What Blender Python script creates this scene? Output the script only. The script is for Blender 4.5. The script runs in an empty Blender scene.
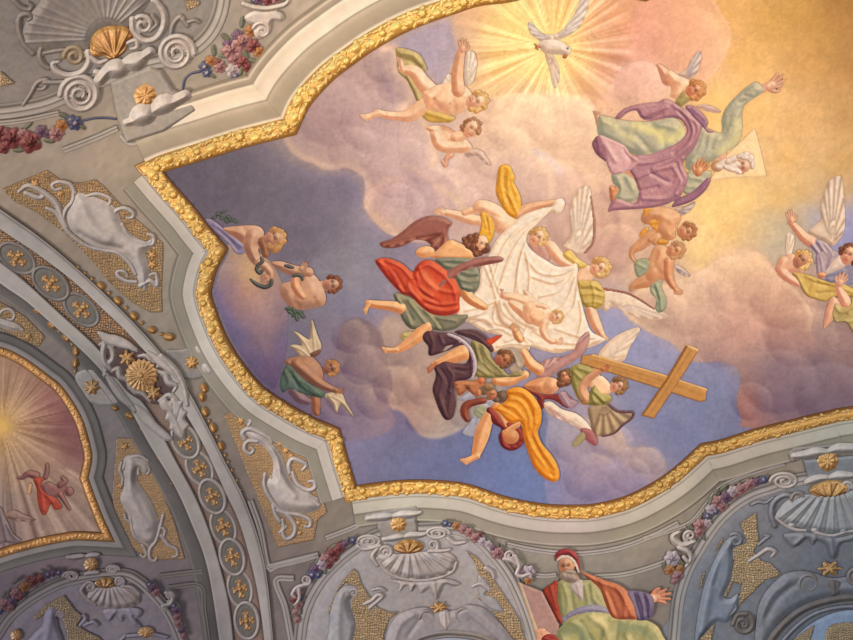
import bpy, math
import numpy as np
from mathutils import Vector
C = bpy.context.scene.collection
W_, H_ = 853, 640
# ------------------------------------------------------------------ camera and vault
ELEV = math.radians(55.0)
FPX = 426.5 / math.tan(math.radians(25.0))
CAM = np.array([0.0, 0.0, 1.6])
FWD = np.array([0, math.cos(ELEV), math.sin(ELEV)])
RGT = np.array([1.0, 0, 0])
UPV = np.array([0, -math.sin(ELEV), math.cos(ELEV)])
VC = np.array([0.0, 1.0, 1.0])          # centre of the vault shell
VA = np.array([10.2, 10.0, 9.4])        # its half axes
def vault(u, v, h=0.0):
    """point of the vault shell for drawing coordinates u, v, raised h units off the plaster"""
    u = np.asarray(u, float); v = np.asarray(v, float)
    d = (RGT[None] * ((u - 426.5) / FPX)[:, None] + UPV[None] * ((320 - v) / FPX)[:, None] + FWD[None])
    o = (CAM - VC) / VA
    e = d / VA
    a = (e * e).sum(1); b = (e * o).sum(1); c = (o * o).sum() - 1
    t = (-b + np.sqrt(b * b - a * c)) / a
    p = CAM + d * t[:, None]
    n = (p - VC) / VA ** 2
    n /= np.linalg.norm(n, axis=1)[:, None]
    return p - n * (np.asarray(h, float) * t / FPX)[:, None]
# ------------------------------------------------------------------ colour helpers
def lin(c):
    c = np.clip(np.asarray(c, float) / 255.0, 0, 1)
    return np.where(c <= 0.04045, c / 12.92, ((c + 0.055) / 1.055) ** 2.4)
rng = np.random.RandomState(7)
_lat = rng.rand(256, 256)
def vnoise(x, y):
    xi = np.floor(x).astype(int); yi = np.floor(y).astype(int)
    fx = x - xi; fy = y - yi
    fx = fx * fx * (3 - 2 * fx); fy = fy * fy * (3 - 2 * fy)
    g = lambda i, j: _lat[i % 256, j % 256]
    return (g(xi, yi) * (1 - fx) + g(xi + 1, yi) * fx) * (1 - fy) + (g(xi, yi + 1) * (1 - fx) + g(xi + 1, yi + 1) * fx) * fy
def fbm(x, y, n=4):
    s = 0; a = 0.5; t = 0
    for k in range(n):
        s = s + a * vnoise(x * 2 ** k + 17 * k, y * 2 ** k + 31 * k); t += a; a *= 0.5
    return s / t
# ------------------------------------------------------------------ drawing frame
_Z = [0.0, 0.0, 1.0]
def Z(ox=0, oy=0, s=1.0):
    _Z[:] = [ox, oy, s]
def pts(s, n=2):
    if isinstance(s, str):
        a = [[float(q) for q in p.split(',')] for p in s.split()]
        a = np.array(a, float)
    else:
        a = np.array(s, float)
    a[:, 0] = a[:, 0] / _Z[2] + _Z[0]; a[:, 1] = a[:, 1] / _Z[2] + _Z[1]
    if a.shape[1] > 2: a[:, 2] = a[:, 2] / _Z[2]
    return a
def crom(a, closed=False, step=1.5):
    """smooth curve through the points"""
    n = len(a)
    if n < 3: 
        m = max(2, int(np.linalg.norm(a[1, :2] - a[0, :2]) / step))
        t = np.linspace(0, 1, m)[:, None]
        return a[0] * (1 - t) + a[1] * t
    out = []
    for i in range(n if closed else n - 1):
        if closed:
            p0, p1, p2, p3 = a[i - 1], a[i], a[(i + 1) % n], a[(i + 2) % n]
        else:
            p1, p2 = a[i], a[i + 1]
            p0 = a[i - 1] if i else 2 * p1 - p2
            p3 = a[i + 2] if i + 2 < n else 2 * p2 - p1
        m = max(2, min(40, int(np.linalg.norm(p2[:2] - p1[:2]) / step)))
        t = (np.arange(m) / m)[:, None]
        out.append(0.5 * (2 * p1 + (p2 - p0) * t + (2 * p0 - 5 * p1 + 4 * p2 - p3) * t * t + (3 * p1 - p0 - 3 * p2 + p3) * t ** 3))
    if not closed: out.append(a[-1:])
    return np.concatenate(out)
def seg_dist(U, V, a, closed):
    """distance and lerp radius to a polyline (third column = radius)"""
    b = np.roll(a, -1, 0) if closed else a[1:]
    a0 = a if closed else a[:-1]
    best = np.full(U.shape, 1e9); br = np.zeros(U.shape)
    for p, q in zip(a0, b):
        dx, dy = q[0] - p[0], q[1] - p[1]
        L = dx * dx + dy * dy + 1e-12
        t = np.clip(((U - p[0]) * dx + (V - p[1]) * dy) / L, 0, 1)
        d = np.hypot(U - p[0] - t * dx, V - p[1] - t * dy)
        if a.shape[1] > 2:
            r = p[2] + (q[2] - p[2]) * t
            d = d - r
        best = np.minimum(best, d)
    return best
def inside(U, V, a):
    c = np.zeros(U.shape, bool)
    b = np.roll(a, -1, 0)
    for p, q in zip(a, b):
        if p[1] == q[1]: continue
        k = ((p[1] > V) != (q[1] > V)) & (U < (q[0] - p[0]) * (V - p[1]) / (q[1] - p[1]) + p[0])
        c ^= k
    return c
def poly_sdf(U, V, a):
    d = seg_dist(U, V, a, True)
    return np.where(inside(U, V, a), -d, d)
# ------------------------------------------------------------------ pieces
def _mk(kind, bb, fn, col, **k):
    d = dict(kind=kind, bb=bb, fn=fn, col=col, H=4.0, w=4.0, st=[], folds=[], edge=0.16, rough=0.0, net=None, k=1.0, amb=None)
    d.update(k); return d
def _conv(k):
    sc = _Z[2]
    for q in ('H', 'w', 'rough'):
        if q in k: k[q] = k[q] / sc
    st = []
    for s in k.get('st', []):
        p = pts(s[0]); p = p if len(p) == 1 else crom(p[:, :2])
        st.append((p[:, :2], s[1] / sc, s[2], s[3] if len(s) > 3 else 0.8))
    k['st'] = st
    fo = []
    for s in k.get('folds', []):
        p = pts(s[0]); fo.append((crom(p[:, :2]), s[1] / sc, s[2] / sc))
    k['folds'] = fo
    return k
def pl(s, col, sm=True, **k):
    a = pts(s)[:, :2]
    if sm: a = crom(a, True)
    return _mk('pl', (a.min(0), a.max(0)), lambda U, V: poly_sdf(U, V, a), col, **_conv(k))
def lb(s, col, **k):
    a = pts(s); a = crom(a, False, 2.0)
    r = a[:, 2].max()
    k = _conv(k); k.setdefault('w', r); k.setdefault('H', r)
    return _mk('lb', (a[:, :2].min(0) - r, a[:, :2].max(0) + r), lambda U, V: seg_dist(U, V, a, False), col, **k)
def el(x, y, rx, ry, col, ang=0, **k):
    c = pts([[x, y]])[0]; rx /= _Z[2]; ry /= _Z[2]
    ca, sa = math.cos(math.radians(ang)), math.sin(math.radians(ang))
    def fn(U, V):
        X = (U - c[0]) * ca + (V - c[1]) * sa; Y = -(U - c[0]) * sa + (V - c[1]) * ca
        q = np.hypot(X / rx, Y / ry)
        g = np.hypot(X / rx ** 2, Y / ry ** 2) / np.maximum(q, 1e-6)
        return (q - 1) / np.maximum(g, 1e-6) * np.where(q < 0.05, 0, 1) + np.where(q < 0.05, -min(rx, ry), 0)
    m = max(rx, ry); k = _conv(k); k.setdefault('w', min(rx, ry)); k.setdefault('H', min(rx, ry) * 0.8)
    return _mk('el', (c - m, c + m), fn, col, **k)
def ros(x, y, R, n, col, ang=0, amp=0.22, sx=1.0, rot=0, **k):
    """lobed blossom or shell outline"""
    c = pts([[x, y]])[0]; R /= _Z[2]
    ca, sa = math.cos(math.radians(rot)), math.sin(math.radians(rot))
    def fn(U, V):
        X = (U - c[0]) * ca + (V - c[1]) * sa; Y = -(U - c[0]) * sa + (V - c[1]) * ca
        X = X / sx
        th = np.arctan2(Y, X) - math.radians(ang); r = np.hypot(X, Y)
        return (r - R * (1 - amp + amp * np.cos(n * th))) * 0.8 * min(1, sx)
    k = _conv(k); k.setdefault('w', R * 0.5); k.setdefault('H', R * 0.4)
    m = R * max(1, sx) + 1
    def pet(U, V):
        X = (U - c[0]) * ca + (V - c[1]) * sa; Y = -(U - c[0]) * sa + (V - c[1]) * ca
        X = X / sx; th = np.arctan2(Y, X) - math.radians(ang); r = np.hypot(X, Y) / R
        return np.cos(n * th) * np.clip(r, 0, 1) * np.clip(1.2 - r, 0, 1)
    k['pet'] = (pet, R * 0.13)
    return _mk('ros', (c - m, c + m), fn, col, **k)
WARM = np.array([1.035, 0.975, 0.92])
LIGHT = np.array([0.50, -0.50, 0.70])
def tri(col):
    if isinstance(col, list): return [np.array(c, float) for c in col]
    c = np.array(col, float)
    return [c * np.array([0.60, 0.53, 0.58]), c, c + (np.array([255, 246, 226]) - c) * 0.5]
def compose(pieces, base, hs, step, paint=1.0, light=LIGHT, tone=None, warm=None):
    lo = np.min([p['bb'][0] for p in pieces], 0) - 2 * step; hi = np.max([p['bb'][1] for p in pieces], 0) + 2 * step
    nx = int((hi[0] - lo[0]) / step) + 2; ny = int((hi[1] - lo[1]) / step) + 2
    gx = lo[0] + np.arange(nx) * step; gy = lo[1] + np.arange(ny) * step
    U, V = np.meshgrid(gx, gy)
    S = np.full(U.shape, 1e3); Hh = np.zeros(U.shape); COL = np.zeros(U.shape + (3,)); done = np.zeros(U.shape, bool)
    for p in pieces:
        j0 = max(0, int((p['bb'][0][0] - lo[0]) / step) - 2); j1 = min(nx, int((p['bb'][1][0] - lo[0]) / step) + 4)
        i0 = max(0, int((p['bb'][0][1] - lo[1]) / step) - 2); i1 = min(ny, int((p['bb'][1][1] - lo[1]) / step) + 4)
        sl = (slice(i0, i1), slice(j0, j1))
        u, v = U[sl], V[sl]
        if u.shape[0] < 3 or u.shape[1] < 3: continue
        s = p['fn'](u, v)
        d = np.clip(-s, 0, None)
        q = np.clip(d / p['w'], 0, 1)
        h = p['H'] * (0.55 * (1 - (1 - q) ** 2) + 0.45 * q * q * (3 - 2 * q))
        for (pp, wd, am) in p['folds']:
            dd = seg_dist(u, v, pp, False)
            h = h + am * np.exp(-(dd / wd) ** 2) * np.clip(q * 2, 0, 1)
        if 'pet' in p:
            h = h + p['pet'][1] * p['pet'][0](u, v) * np.clip(q * 2, 0, 1)
        if p['rough']:
            h = h + p['rough'] * (fbm(u * 0.45 + p['bb'][0][0], v * 0.45, 3) - 0.5) * np.clip(q * 2, 0, 1)
        if p['net']:
            per, am = p['net'][:2]
            wu = u + 2.4 * (vnoise(u * .35, v * .35) - .5); wv = v + 2.4 * (vnoise(u * .35 + 40, v * .35 + 9) - .5)
            bump = np.clip(np.sin((wu + wv) * math.pi / per) * np.sin((wu - wv) * math.pi / per), -0.2, 1)
            h = h + am * bump * np.clip(q * 3, 0, 1)
        gv, gu = np.gradient(h, step)
        nn = np.sqrt(gu ** 2 + gv ** 2 + 1)
        sh = (-gu * light[0] - gv * light[1] + light[2]) / nn
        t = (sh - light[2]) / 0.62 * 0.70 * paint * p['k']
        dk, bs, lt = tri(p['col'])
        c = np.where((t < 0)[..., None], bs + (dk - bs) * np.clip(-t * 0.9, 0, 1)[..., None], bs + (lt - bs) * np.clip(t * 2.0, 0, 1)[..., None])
        if p['net'] and len(p['net']) > 2:
            m = np.clip(bump * 1.4, 0, 1)[..., None]
            c = c + (np.array(p['net'][2], float) - c) * m
        for (pp, wd, sc, al) in p['st']:
            dd = np.hypot(u - pp[0, 0], v - pp[0, 1]) if len(pp) == 1 else seg_dist(u, v, pp, False)
            m = (al * np.exp(-(dd / wd) ** 2))[..., None]
            c = c + (np.array(sc, float) - c) * m
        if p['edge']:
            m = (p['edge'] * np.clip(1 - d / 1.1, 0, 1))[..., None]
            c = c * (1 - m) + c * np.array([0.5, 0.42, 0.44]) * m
        c = c * (1 + 0.16 * (fbm(u * 0.3, v * 0.3, 3) - 0.5))[..., None] + (10 * (fbm(u * 0.16 + 9, v * 0.16, 3) - 0.5))[..., None] * np.array([1.0, 0.2, -1.0])
        k = (s < 0.35 * step) | ((s < step * 1.6) & ~done[sl])
        COL[sl][k] = c[k]
        Hh[sl][s < 0] = h[s < 0]
        S[sl] = np.minimum(S[sl], s); done[sl] |= s < 0
    gv, gu = np.gradient(S, step)
    g = np.maximum(np.hypot(gu, gv), 0.3)
    ins = S < 0
    cell = ins[:-1, :-1] | ins[1:, :-1] | ins[:-1, 1:] | ins[1:, 1:]
    mv = (~ins) & (S < 3 * step)
    U2 = U.copy(); V2 = V.copy()
    sd = np.clip(S, 0, 1.5 * step)
    U2[mv] -= (sd * gu / g ** 2)[mv]; V2[mv] -= (sd * gv / g ** 2)[mv]
    ids = np.arange(nx * ny).reshape(ny, nx)
    f = np.stack([ids[:-1, :-1], ids[1:, :-1], ids[1:, 1:], ids[:-1, 1:]], -1)[cell]
    used = np.unique(f)
    rm = np.full(nx * ny, -1); rm[used] = np.arange(len(used))
    if tone is not None: COL = COL * tone(U2, V2)
    if warm is not None: COL = np.clip((COL * .94 + np.array([225, 190, 165]) * .06) * warm, 0, 255)  # a little haze mixed into the figure colours before the warm tint
    return U2.ravel()[used], V2.ravel()[used], base + hs * Hh.ravel()[used], COL.reshape(-1, 3)[used], rm[f]
# ------------------------------------------------------------------ materials
def material(name, rough=0.85, metal=0.0, bump=0.0, mottle=0.12, spec=0.2):
    m = bpy.data.materials.new(name); m.use_nodes = True
    nt = m.node_tree; b = nt.nodes['Principled BSDF']
    a = nt.nodes.new('ShaderNodeVertexColor'); a.layer_name = 'pigment'
    tc = nt.nodes.new('ShaderNodeTexCoord')
    nz = nt.nodes.new('ShaderNodeTexNoise'); nz.inputs['Scale'].default_value = 9.0; nz.inputs['Detail'].default_value = 8
    nz.inputs['Roughness'].default_value = 0.7
    mr = nt.nodes.new('ShaderNodeMapRange'); mr.inputs['From Min'].default_value = 0.25; mr.inputs['From Max'].default_value = 0.75
    mr.inputs['To Min'].default_value = 1 - mottle; mr.inputs['To Max'].default_value = 1 + mottle
    mx = nt.nodes.new('ShaderNodeVectorMath'); mx.operation = 'SCALE'
    L = nt.links.new
    L(tc.outputs['Object'], nz.inputs['Vector']); L(nz.outputs['Fac'], mr.inputs['Value'])
    L(a.outputs['Color'], mx.inputs[0]); L(mr.outputs['Result'], mx.inputs['Scale']); L(mx.outputs['Vector'], b.inputs['Base Color'])
    b.inputs['Roughness'].default_value = rough; b.inputs['Metallic'].default_value = metal
    b.inputs['Specular IOR Level'].default_value = spec
    if bump:
        bp = nt.nodes.new('ShaderNodeBump'); bp.inputs['Strength'].default_value = bump; bp.inputs['Distance'].default_value = 0.01
        n2 = nt.nodes.new('ShaderNodeTexNoise'); n2.inputs['Scale'].default_value = 45.0; n2.inputs['Detail'].default_value = 4
        L(tc.outputs['Object'], n2.inputs['Vector']); L(n2.outputs['Fac'], bp.inputs['Height']); L(bp.outputs['Normal'], b.inputs['Normal'])
    return m
M_FRESCO = material('fresco_pigment', 0.95, 0, 0.0, 0.09, 0.05)
M_STUCCO = material('stucco', 0.9, 0, 0.15, 0.07, 0.1)
M_GOLD = material('gilding', 0.42, 0.25, 0.25, 0.16, 0.5)
# ------------------------------------------------------------------ objects
GAIN = 1.0
LAMP = None      # albedo that shows the wanted colour under the lamps of this scene
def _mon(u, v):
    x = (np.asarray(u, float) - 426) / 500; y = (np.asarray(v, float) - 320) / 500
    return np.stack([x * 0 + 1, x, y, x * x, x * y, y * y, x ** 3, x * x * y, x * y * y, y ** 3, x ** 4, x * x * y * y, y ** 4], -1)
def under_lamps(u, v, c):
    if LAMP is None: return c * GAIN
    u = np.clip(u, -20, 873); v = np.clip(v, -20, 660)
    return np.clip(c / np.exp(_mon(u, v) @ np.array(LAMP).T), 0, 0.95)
def mesh_obj(name, data, mat, parent=None, org=None):
    u, v, h, col, f = data
    P = vault(u, v, h)
    if org is not None: P = P - org
    me = bpy.data.meshes.new(name)
    n = len(P); m = len(f)
    me.vertices.add(n); me.vertices.foreach_set('co', P.astype(np.float32).ravel())
    f = np.asarray(f)[:, ::-1]
    me.loops.add(m * 4); me.loops.foreach_set('vertex_index', f.ravel().astype(np.int32))
    me.polygons.add(m); me.polygons.foreach_set('loop_start', (np.arange(m) * 4).astype(np.int32))
    me.polygons.foreach_set('use_smooth', np.ones(m, bool))
    me.update(calc_edges=True)
    at = me.color_attributes.new('pigment', 'FLOAT_COLOR', 'POINT')
    rgba = np.ones((n, 4), np.float32); rgba[:, :3] = under_lamps(u, v, lin(col))
    at.data.foreach_set('color', rgba.ravel())
    me.materials.append(mat)
    o = bpy.data.objects.new(name, me); C.objects.link(o)
    if parent is not None: o.parent = parent
    elif org is not None: o.location = org
    return o
HOST = {'hair': ('head', 'torso', 'body'), 'beard': ('body',), 'cap': ('body',), 'eye': ('blossom',), 'seed_head': ('sunflower',), 'beading': ('shell',), 'gilded_shell': ('shell',), 'lining': ()}
class Thing:
    def __init__(s, name, label, cat, at, group=None, layer=0):
        c = pts([at])[0]
        s.org = vault(np.array([c[0]]), np.array([c[1]]))[0]
        s.e = bpy.data.objects.new(name, None); C.objects.link(s.e)
        s.e.empty_display_size = 0.1
        s.e.location = s.org; s.e['label'] = label; s.e['category'] = cat
        if group: s.e['group'] = group
        s.base = layer * 0.55 + 0.45
        s.n = 0; s.host = {}
    def part(s, name, pieces, mat=None, hs=0.02, step=0.75, paint=1.0, parent=None, up=None, label=None, light=LIGHT, tone=None):
        b = s.base + (s.n * 0.035 if up is None else up); s.n += 1
        if parent is None and name in HOST:
            for h in HOST[name]:
                if h in s.host: parent = s.host[h]; break
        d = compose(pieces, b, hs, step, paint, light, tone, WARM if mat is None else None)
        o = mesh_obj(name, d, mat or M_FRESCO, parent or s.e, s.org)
        if label: o['label'] = label
        s.host.setdefault(name, o) if name in ('body', 'head') else s.host.__setitem__(name, o)
        return o
def solo(name, label, cat, pieces, layer=0, mat=None, hs=0.02, step=0.75, paint=1.0, group=None, kind=None, light=LIGHT):
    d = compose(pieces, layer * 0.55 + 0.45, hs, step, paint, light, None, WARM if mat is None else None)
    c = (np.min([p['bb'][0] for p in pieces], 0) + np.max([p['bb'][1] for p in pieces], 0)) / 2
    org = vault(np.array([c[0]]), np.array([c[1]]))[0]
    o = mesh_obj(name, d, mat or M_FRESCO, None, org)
    if kind: o['kind'] = kind
    else: o['label'] = label; o['category'] = cat
    if group: o['group'] = group
    return o
def normals2(a, closed=False):
    """mitred left-hand offsets of a polyline"""
    t = np.diff(a, axis=0)
    if closed: t = np.vstack([t, a[:1] - a[-1:]])
    t /= np.maximum(np.linalg.norm(t, axis=1), 1e-9)[:, None]
    nn = np.stack([t[:, 1], -t[:, 0]], 1)
    if closed:
        p = np.roll(nn, 1, 0); q = nn
    else:
        p = np.vstack([nn[:1], nn]); q = np.vstack([nn, nn[-1:]])
    m = p + q; m /= np.maximum(np.linalg.norm(m, axis=1), 1e-9)[:, None]
    k = 1 / np.clip((m * p).sum(1), 0.45, 1)
    return m * k[:, None]
def sweep(name, path, profile, mat=None, wfun=None, parent=None, org=None, closed=False, rough=0.04, tone=None, kind='structure'):
    """a moulding: profile = list of (offset, height, colour) across the path"""
    N = normals2(path, closed)
    w = np.ones(len(path)) if wfun is None else wfun(path)
    prof = []
    for a, b in zip(profile[:-1], profile[1:]):
        m = max(1, int(abs(b[0] - a[0]) / 2.5))
        for i in range(m):
            t = i / m
            prof.append((a[0] + (b[0] - a[0]) * t, a[1] + (b[1] - a[1]) * t, np.array(a[2], float) * (1 - t) + np.array(b[2], float) * t))
    prof.append((profile[-1][0], profile[-1][1], np.array(profile[-1][2], float)))
    k = len(prof); n = len(path)
    off = np.array([p[0] for p in prof]); hh = np.array([p[1] for p in prof]); cc = np.array([p[2] for p in prof])
    U = path[:, None, 0] + N[:, None, 0] * off[None] * w[:, None]; V = path[:, None, 1] + N[:, None, 1] * off[None] * w[:, None]
    # cut the runs off clean at the mitre lines of sharp corners
    T = np.diff(path, axis=0); T /= np.maximum(np.linalg.norm(T, axis=1), 1e-9)[:, None]
    turn = np.abs(T[:-1, 0] * T[1:, 1] - T[:-1, 1] * T[1:, 0])
    cor = [i + 1 for i in range(len(turn)) if turn[i] > 0.22]
    for ci in cor:
        c0 = path[ci]; mdir = N[ci]
        for sgn in (-1, 1):
            j = ci + sgn; other = [q for q in cor if (q - ci) * sgn > 0]
            stop = (min(other) if sgn > 0 else max(other)) if other else (n if sgn > 0 else -1)
            side = np.sign(mdir[0] * (path[j][1] - c0[1]) - mdir[1] * (path[j][0] - c0[0]))
            while 0 <= j < n and j != stop and np.hypot(*(path[j] - c0)) < 90:
                t = T[min(j, n - 2)] if sgn > 0 else T[j - 1] if j > 0 else T[0]
                cr = mdir[0] * (V[j] - c0[1]) - mdir[1] * (U[j] - c0[0])
                bad = cr * side < 0
                den = mdir[0] * t[1] - mdir[1] * t[0]
                if abs(den) > 0.15:
                    ss = np.where(bad, -cr / den, 0)
                    U[j] += ss * t[0]; V[j] += ss * t[1]
                j += sgn
    Hh = np.repeat(hh[None], n, 0)
    COL = np.repeat(cc[None], n, 0) * (1 + rough * 2 * (fbm(U * 0.08, V * 0.08, 4) - 0.5))[..., None]
    if tone is not None: COL = COL * tone(U, V)
    ids = np.arange(n * k).reshape(n, k)
    if closed: ids = np.vstack([ids, ids[:1]])
    f = np.stack([ids[:-1, :-1], ids[1:, :-1], ids[1:, 1:], ids[:-1, 1:]], -1).reshape(-1, 4)
    o = mesh_obj(name, (U.ravel(), V.ravel(), Hh.ravel(), COL.reshape(-1, 3), f), mat or M_STUCCO, parent, org)
    if kind and parent is None: o['kind'] = kind
    return o
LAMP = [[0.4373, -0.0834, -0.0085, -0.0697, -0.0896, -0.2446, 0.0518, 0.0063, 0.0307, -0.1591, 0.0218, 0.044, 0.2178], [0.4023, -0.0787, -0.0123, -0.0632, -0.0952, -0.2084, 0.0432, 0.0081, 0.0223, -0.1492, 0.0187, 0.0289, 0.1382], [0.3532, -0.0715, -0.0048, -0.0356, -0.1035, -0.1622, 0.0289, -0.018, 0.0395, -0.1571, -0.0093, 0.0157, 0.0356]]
# ================================================================== the setting
def blend_ctrl(U, V, ctrl, p=3.2):
    num = np.zeros(U.shape + (3,)); den = np.zeros(U.shape)
    for (x, y, r, g, b) in ctrl:
        w = 1.0 / (((U - x) ** 2 + (V - y) ** 2) + 180.0) ** (p / 2)
        num += w[..., None] * np.array([r, g, b], float); den += w
    return num / den[..., None]
def sstep(x, a, b):
    t = np.clip((x - a) / (b - a), 0, 1); return t * t * (3 - 2 * t)
def join(*runs):
    """several smooth runs meeting at sharp corners"""
    out = []
    for r in runs:
        c = crom(pts(r)[:, :2], False, 3.0)
        out.append(c if not out else c[1:])
    return np.concatenate(out)
Z()
FRAME = join('1250,-150 1000,-104 850,-72 730,-40 645,-7', '645,-7 600,-17 550,-17 510,-7 478,-3 452,5 410,20 375,38 347,57 324,75 301,101 289,126',
             '289,126 242,138 207,149 165,162 149,169', '149,169 164,187 187,213 201,231 217,250',
             '217,250 208,268 203,287 203,297 209,316 220,342 235,366 257,392 282,409 307,423 333,434',
             '333,434 341,462 351,494', '351,494 378,490 405,487.5 432,487.5 465,491 496,501 519,507 545,511 566,512 594,511 624,504 650,492 676,475 704,450',
             '704,450 723,446 758,435 794,426 829,417.5 853,413 980,396 1110,384 1250,378')
def frame_w(p):
    return np.interp(np.hypot(p[:, 0] - 300, p[:, 1] - 80), [0, 250, 460, 700], [1.12, 0.95, 0.80, 0.72])
FRAME_POLY = FRAME
SKY = [(180,185,98,92,118),(230,170,104,98,122),(215,205,104,96,122),(260,200,110,103,126),(300,195,108,102,128),(340,195,112,106,132),(330,240,108,103,130),(300,240,106,98,122),
 (340,270,106,106,140),(365,260,106,108,146),(370,300,108,112,156),(345,310,100,104,150),(395,255,126,116,140),
 (310,120,186,158,156),(340,145,192,160,158),(330,100,186,155,155),(360,80,190,160,155),(385,70,196,166,158),(370,120,190,156,158),(400,140,205,172,165),(440,165,212,182,170),(390,195,206,172,164),(420,210,205,170,162),(460,190,218,186,172),
 (415,45,178,160,170),(430,65,180,160,172),(440,35,186,164,170),
 (465,25,228,180,140),(470,60,236,188,146),(490,30,246,200,130),(500,60,252,208,132),(490,90,240,192,140),(520,20,252,212,130),(540,70,255,222,146),(570,20,250,206,124),(590,60,246,200,130),(610,40,236,188,130),(575,85,236,184,136),(600,80,226,172,130),
 (640,20,228,172,124),(620,15,238,184,122),(660,45,230,174,130),(690,25,230,172,120),(700,60,234,180,130),(730,15,228,172,98),(750,60,226,170,92),(770,25,210,156,82),(800,60,206,152,84),(830,20,186,134,72),(850,60,182,132,76),(845,5,172,122,64),(800,10,200,148,76),
 (760,110,226,174,98),(800,120,212,160,92),(845,120,194,146,86),(790,160,224,172,98),(845,160,204,156,92),(780,200,232,182,108),(840,190,208,164,106),(740,200,246,202,130),(710,215,248,206,134),(730,235,238,192,120),(700,250,250,208,142),(760,235,224,190,140),
 (690,150,236,188,120),(720,110,240,188,108),
 (800,190,222,176,110),(775,235,200,184,160),(790,215,196,176,150),(770,252,200,186,166),(812,215,180,168,172),(845,215,166,160,186),(850,240,150,150,190),
 (520,110,246,210,172),(550,115,250,214,176),(580,115,250,216,178),(530,135,238,200,172),(560,150,232,192,166),(590,150,222,184,162),(500,130,228,190,166),(480,150,222,186,168),(520,170,212,178,168),(560,180,206,170,162),(540,205,200,166,160),(600,195,204,164,150),(590,225,192,150,144),(620,245,188,146,142),(600,250,190,148,144),(625,205,206,166,150),
 (635,75,240,200,160),(640,95,236,192,158),(625,100,226,182,150),(655,85,244,206,164),
 (650,275,214,174,150),(690,285,228,188,164),(730,262,240,198,164),(760,265,238,194,160),(700,310,222,178,158),(740,300,224,178,154),(770,290,226,178,154),(800,310,218,166,142),(650,315,218,178,160),(690,335,214,172,156),(740,335,210,160,148),(790,340,200,146,132),(840,340,186,140,128),(720,350,204,158,148),
 (770,370,170,132,130),(820,370,156,120,124),(850,375,150,116,120),(770,400,152,118,126),(820,400,146,114,124),(750,410,184,130,126),(850,400,142,112,120),
 (610,325,150,154,200),(640,340,142,148,200),(620,355,140,146,196),(660,355,146,150,196),(690,370,142,146,190),(720,375,144,146,186),(640,395,132,138,184),(700,410,132,138,184),(720,400,136,140,182),(660,430,126,134,184),(690,440,126,132,180),(735,420,128,132,174),(735,440,120,126,170),(640,420,134,140,186),
 (600,410,168,150,166),(570,430,160,146,164),(600,440,176,156,166),(560,450,150,138,162),(600,460,158,140,164),(640,460,164,146,162),(580,480,144,130,160),(620,485,136,124,160),(650,475,160,140,158),
 (550,430,160,148,168),(420,440,92,104,166),(450,430,100,110,168),(470,470,92,106,172),(500,470,98,112,176),(530,490,104,116,176),(420,480,94,106,170),(380,480,96,104,164),(360,480,104,106,158),(390,450,96,102,158),(440,480,90,104,172),(560,500,112,118,172),(500,440,110,118,172),
 (350,450,130,116,140),(370,430,124,112,142),(345,420,112,98,124),(360,400,116,102,122),(370,370,126,106,116),(350,350,116,98,112),(350,380,112,96,114),(395,340,146,122,130),(390,380,160,138,146),(400,410,168,146,152),(425,420,166,146,154),(400,430,140,126,150),(420,380,178,154,156),(380,410,146,126,138),(410,325,170,144,144),(425,395,176,152,156),
 (330,340,112,104,130),(320,330,104,100,132),(300,400,86,80,116),(280,390,82,78,118),(320,410,100,88,118),(300,340,92,92,128),(330,390,108,92,114)]
PUFFS = [(330,110,42,1.),(375,122,38,1.),(352,148,28,1.),(402,168,38,1.),(397,208,30,1.1),(432,158,34,.9),(442,200,38,.9),(385,66,22,1.),(400,86,24,1.),(520,122,38,.8),(560,122,36,.8),(588,112,20,.8),(500,152,34,.9),(546,188,36,1.),(600,200,34,1.1),(614,248,30,1.2),(576,228,28,1.),(640,86,28,1.),(692,300,44,1.),(742,286,38,1.),(782,302,34,1.),(730,336,40,1.),(800,336,38,1.2),(660,308,28,1.),(780,382,40,1.2),(832,396,40,1.2),(752,402,22,1.4),(575,440,28,1.),(610,440,22,1.2),(646,460,18,1.2),(590,476,30,1.),(630,476,22,1.),(402,346,28,1.1),(432,384,30,1.1),(396,386,24,1.2),(425,416,22,1.2),(466,412,20,1.),(350,336,20,1.2),(366,366,25,1.3),(350,396,25,1.2),(335,416,18,1.),(376,402,20,1.2),(690,40,40,.7),(640,46,34,.7)]
_dove = (553.0, 47.0)
def brush(col, U, V, poly, c, soft, al=1.0, sm=True):
    a = pts(poly)[:, :2]
    if sm: a = crom(a, True, 3.0)
    s = poly_sdf(U, V, a)
    m = al * (1 - sstep(s, -soft, soft))
    if callable(c): c = c(U, V)
    return col + (np.asarray(c, float) - col) * m[..., None], s
CL_A = '284,130 287,147 301,160 312,163 322,169 334,170 345,168 356,172 364,179 365,191 364,205 370,217 377,225 391,235 420,242 480,240 600,215 640,120 560,97 500,99 460,100 447,120 420,104 402,110 411,103 414,91 407,80 399,72 396,48 382,44 372,44 340,62 300,95'
CL_GLOW = '497,100 512,94 535,93 566,96 584,98 592,103 596,117 594,140 560,150 520,148 490,140'
CL_R2 = '596,100 606,92 617,74 624,66 636,61 650,62 660,69 668,82 667,92 660,104 630,112 600,112'
CL_TR = '640,0 700,-12 722,14 731,32 729,46 722,62 712,76 700,84 676,74 668,84 650,60 630,62'
CL_R = '640,288 660,283 682,279 694,272 705,268 717,259 729,255 741,249 750,250 761,253 771,263 779,275 795,288 806,300 814,316 813,335 830,350 870,360 880,430 752,428 742,419 737,405 738,392 741,378 735,366 722,361 710,362 695,362 684,356 676,347 668,341 659,337 648,332 640,326 628,318 622,306'
CL_B1 = '548,420 560,412 590,418 612,424 622,432 628,446 634,447 648,447 657,450 663,458 666,470 640,500 600,516 560,515 545,490'
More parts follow.
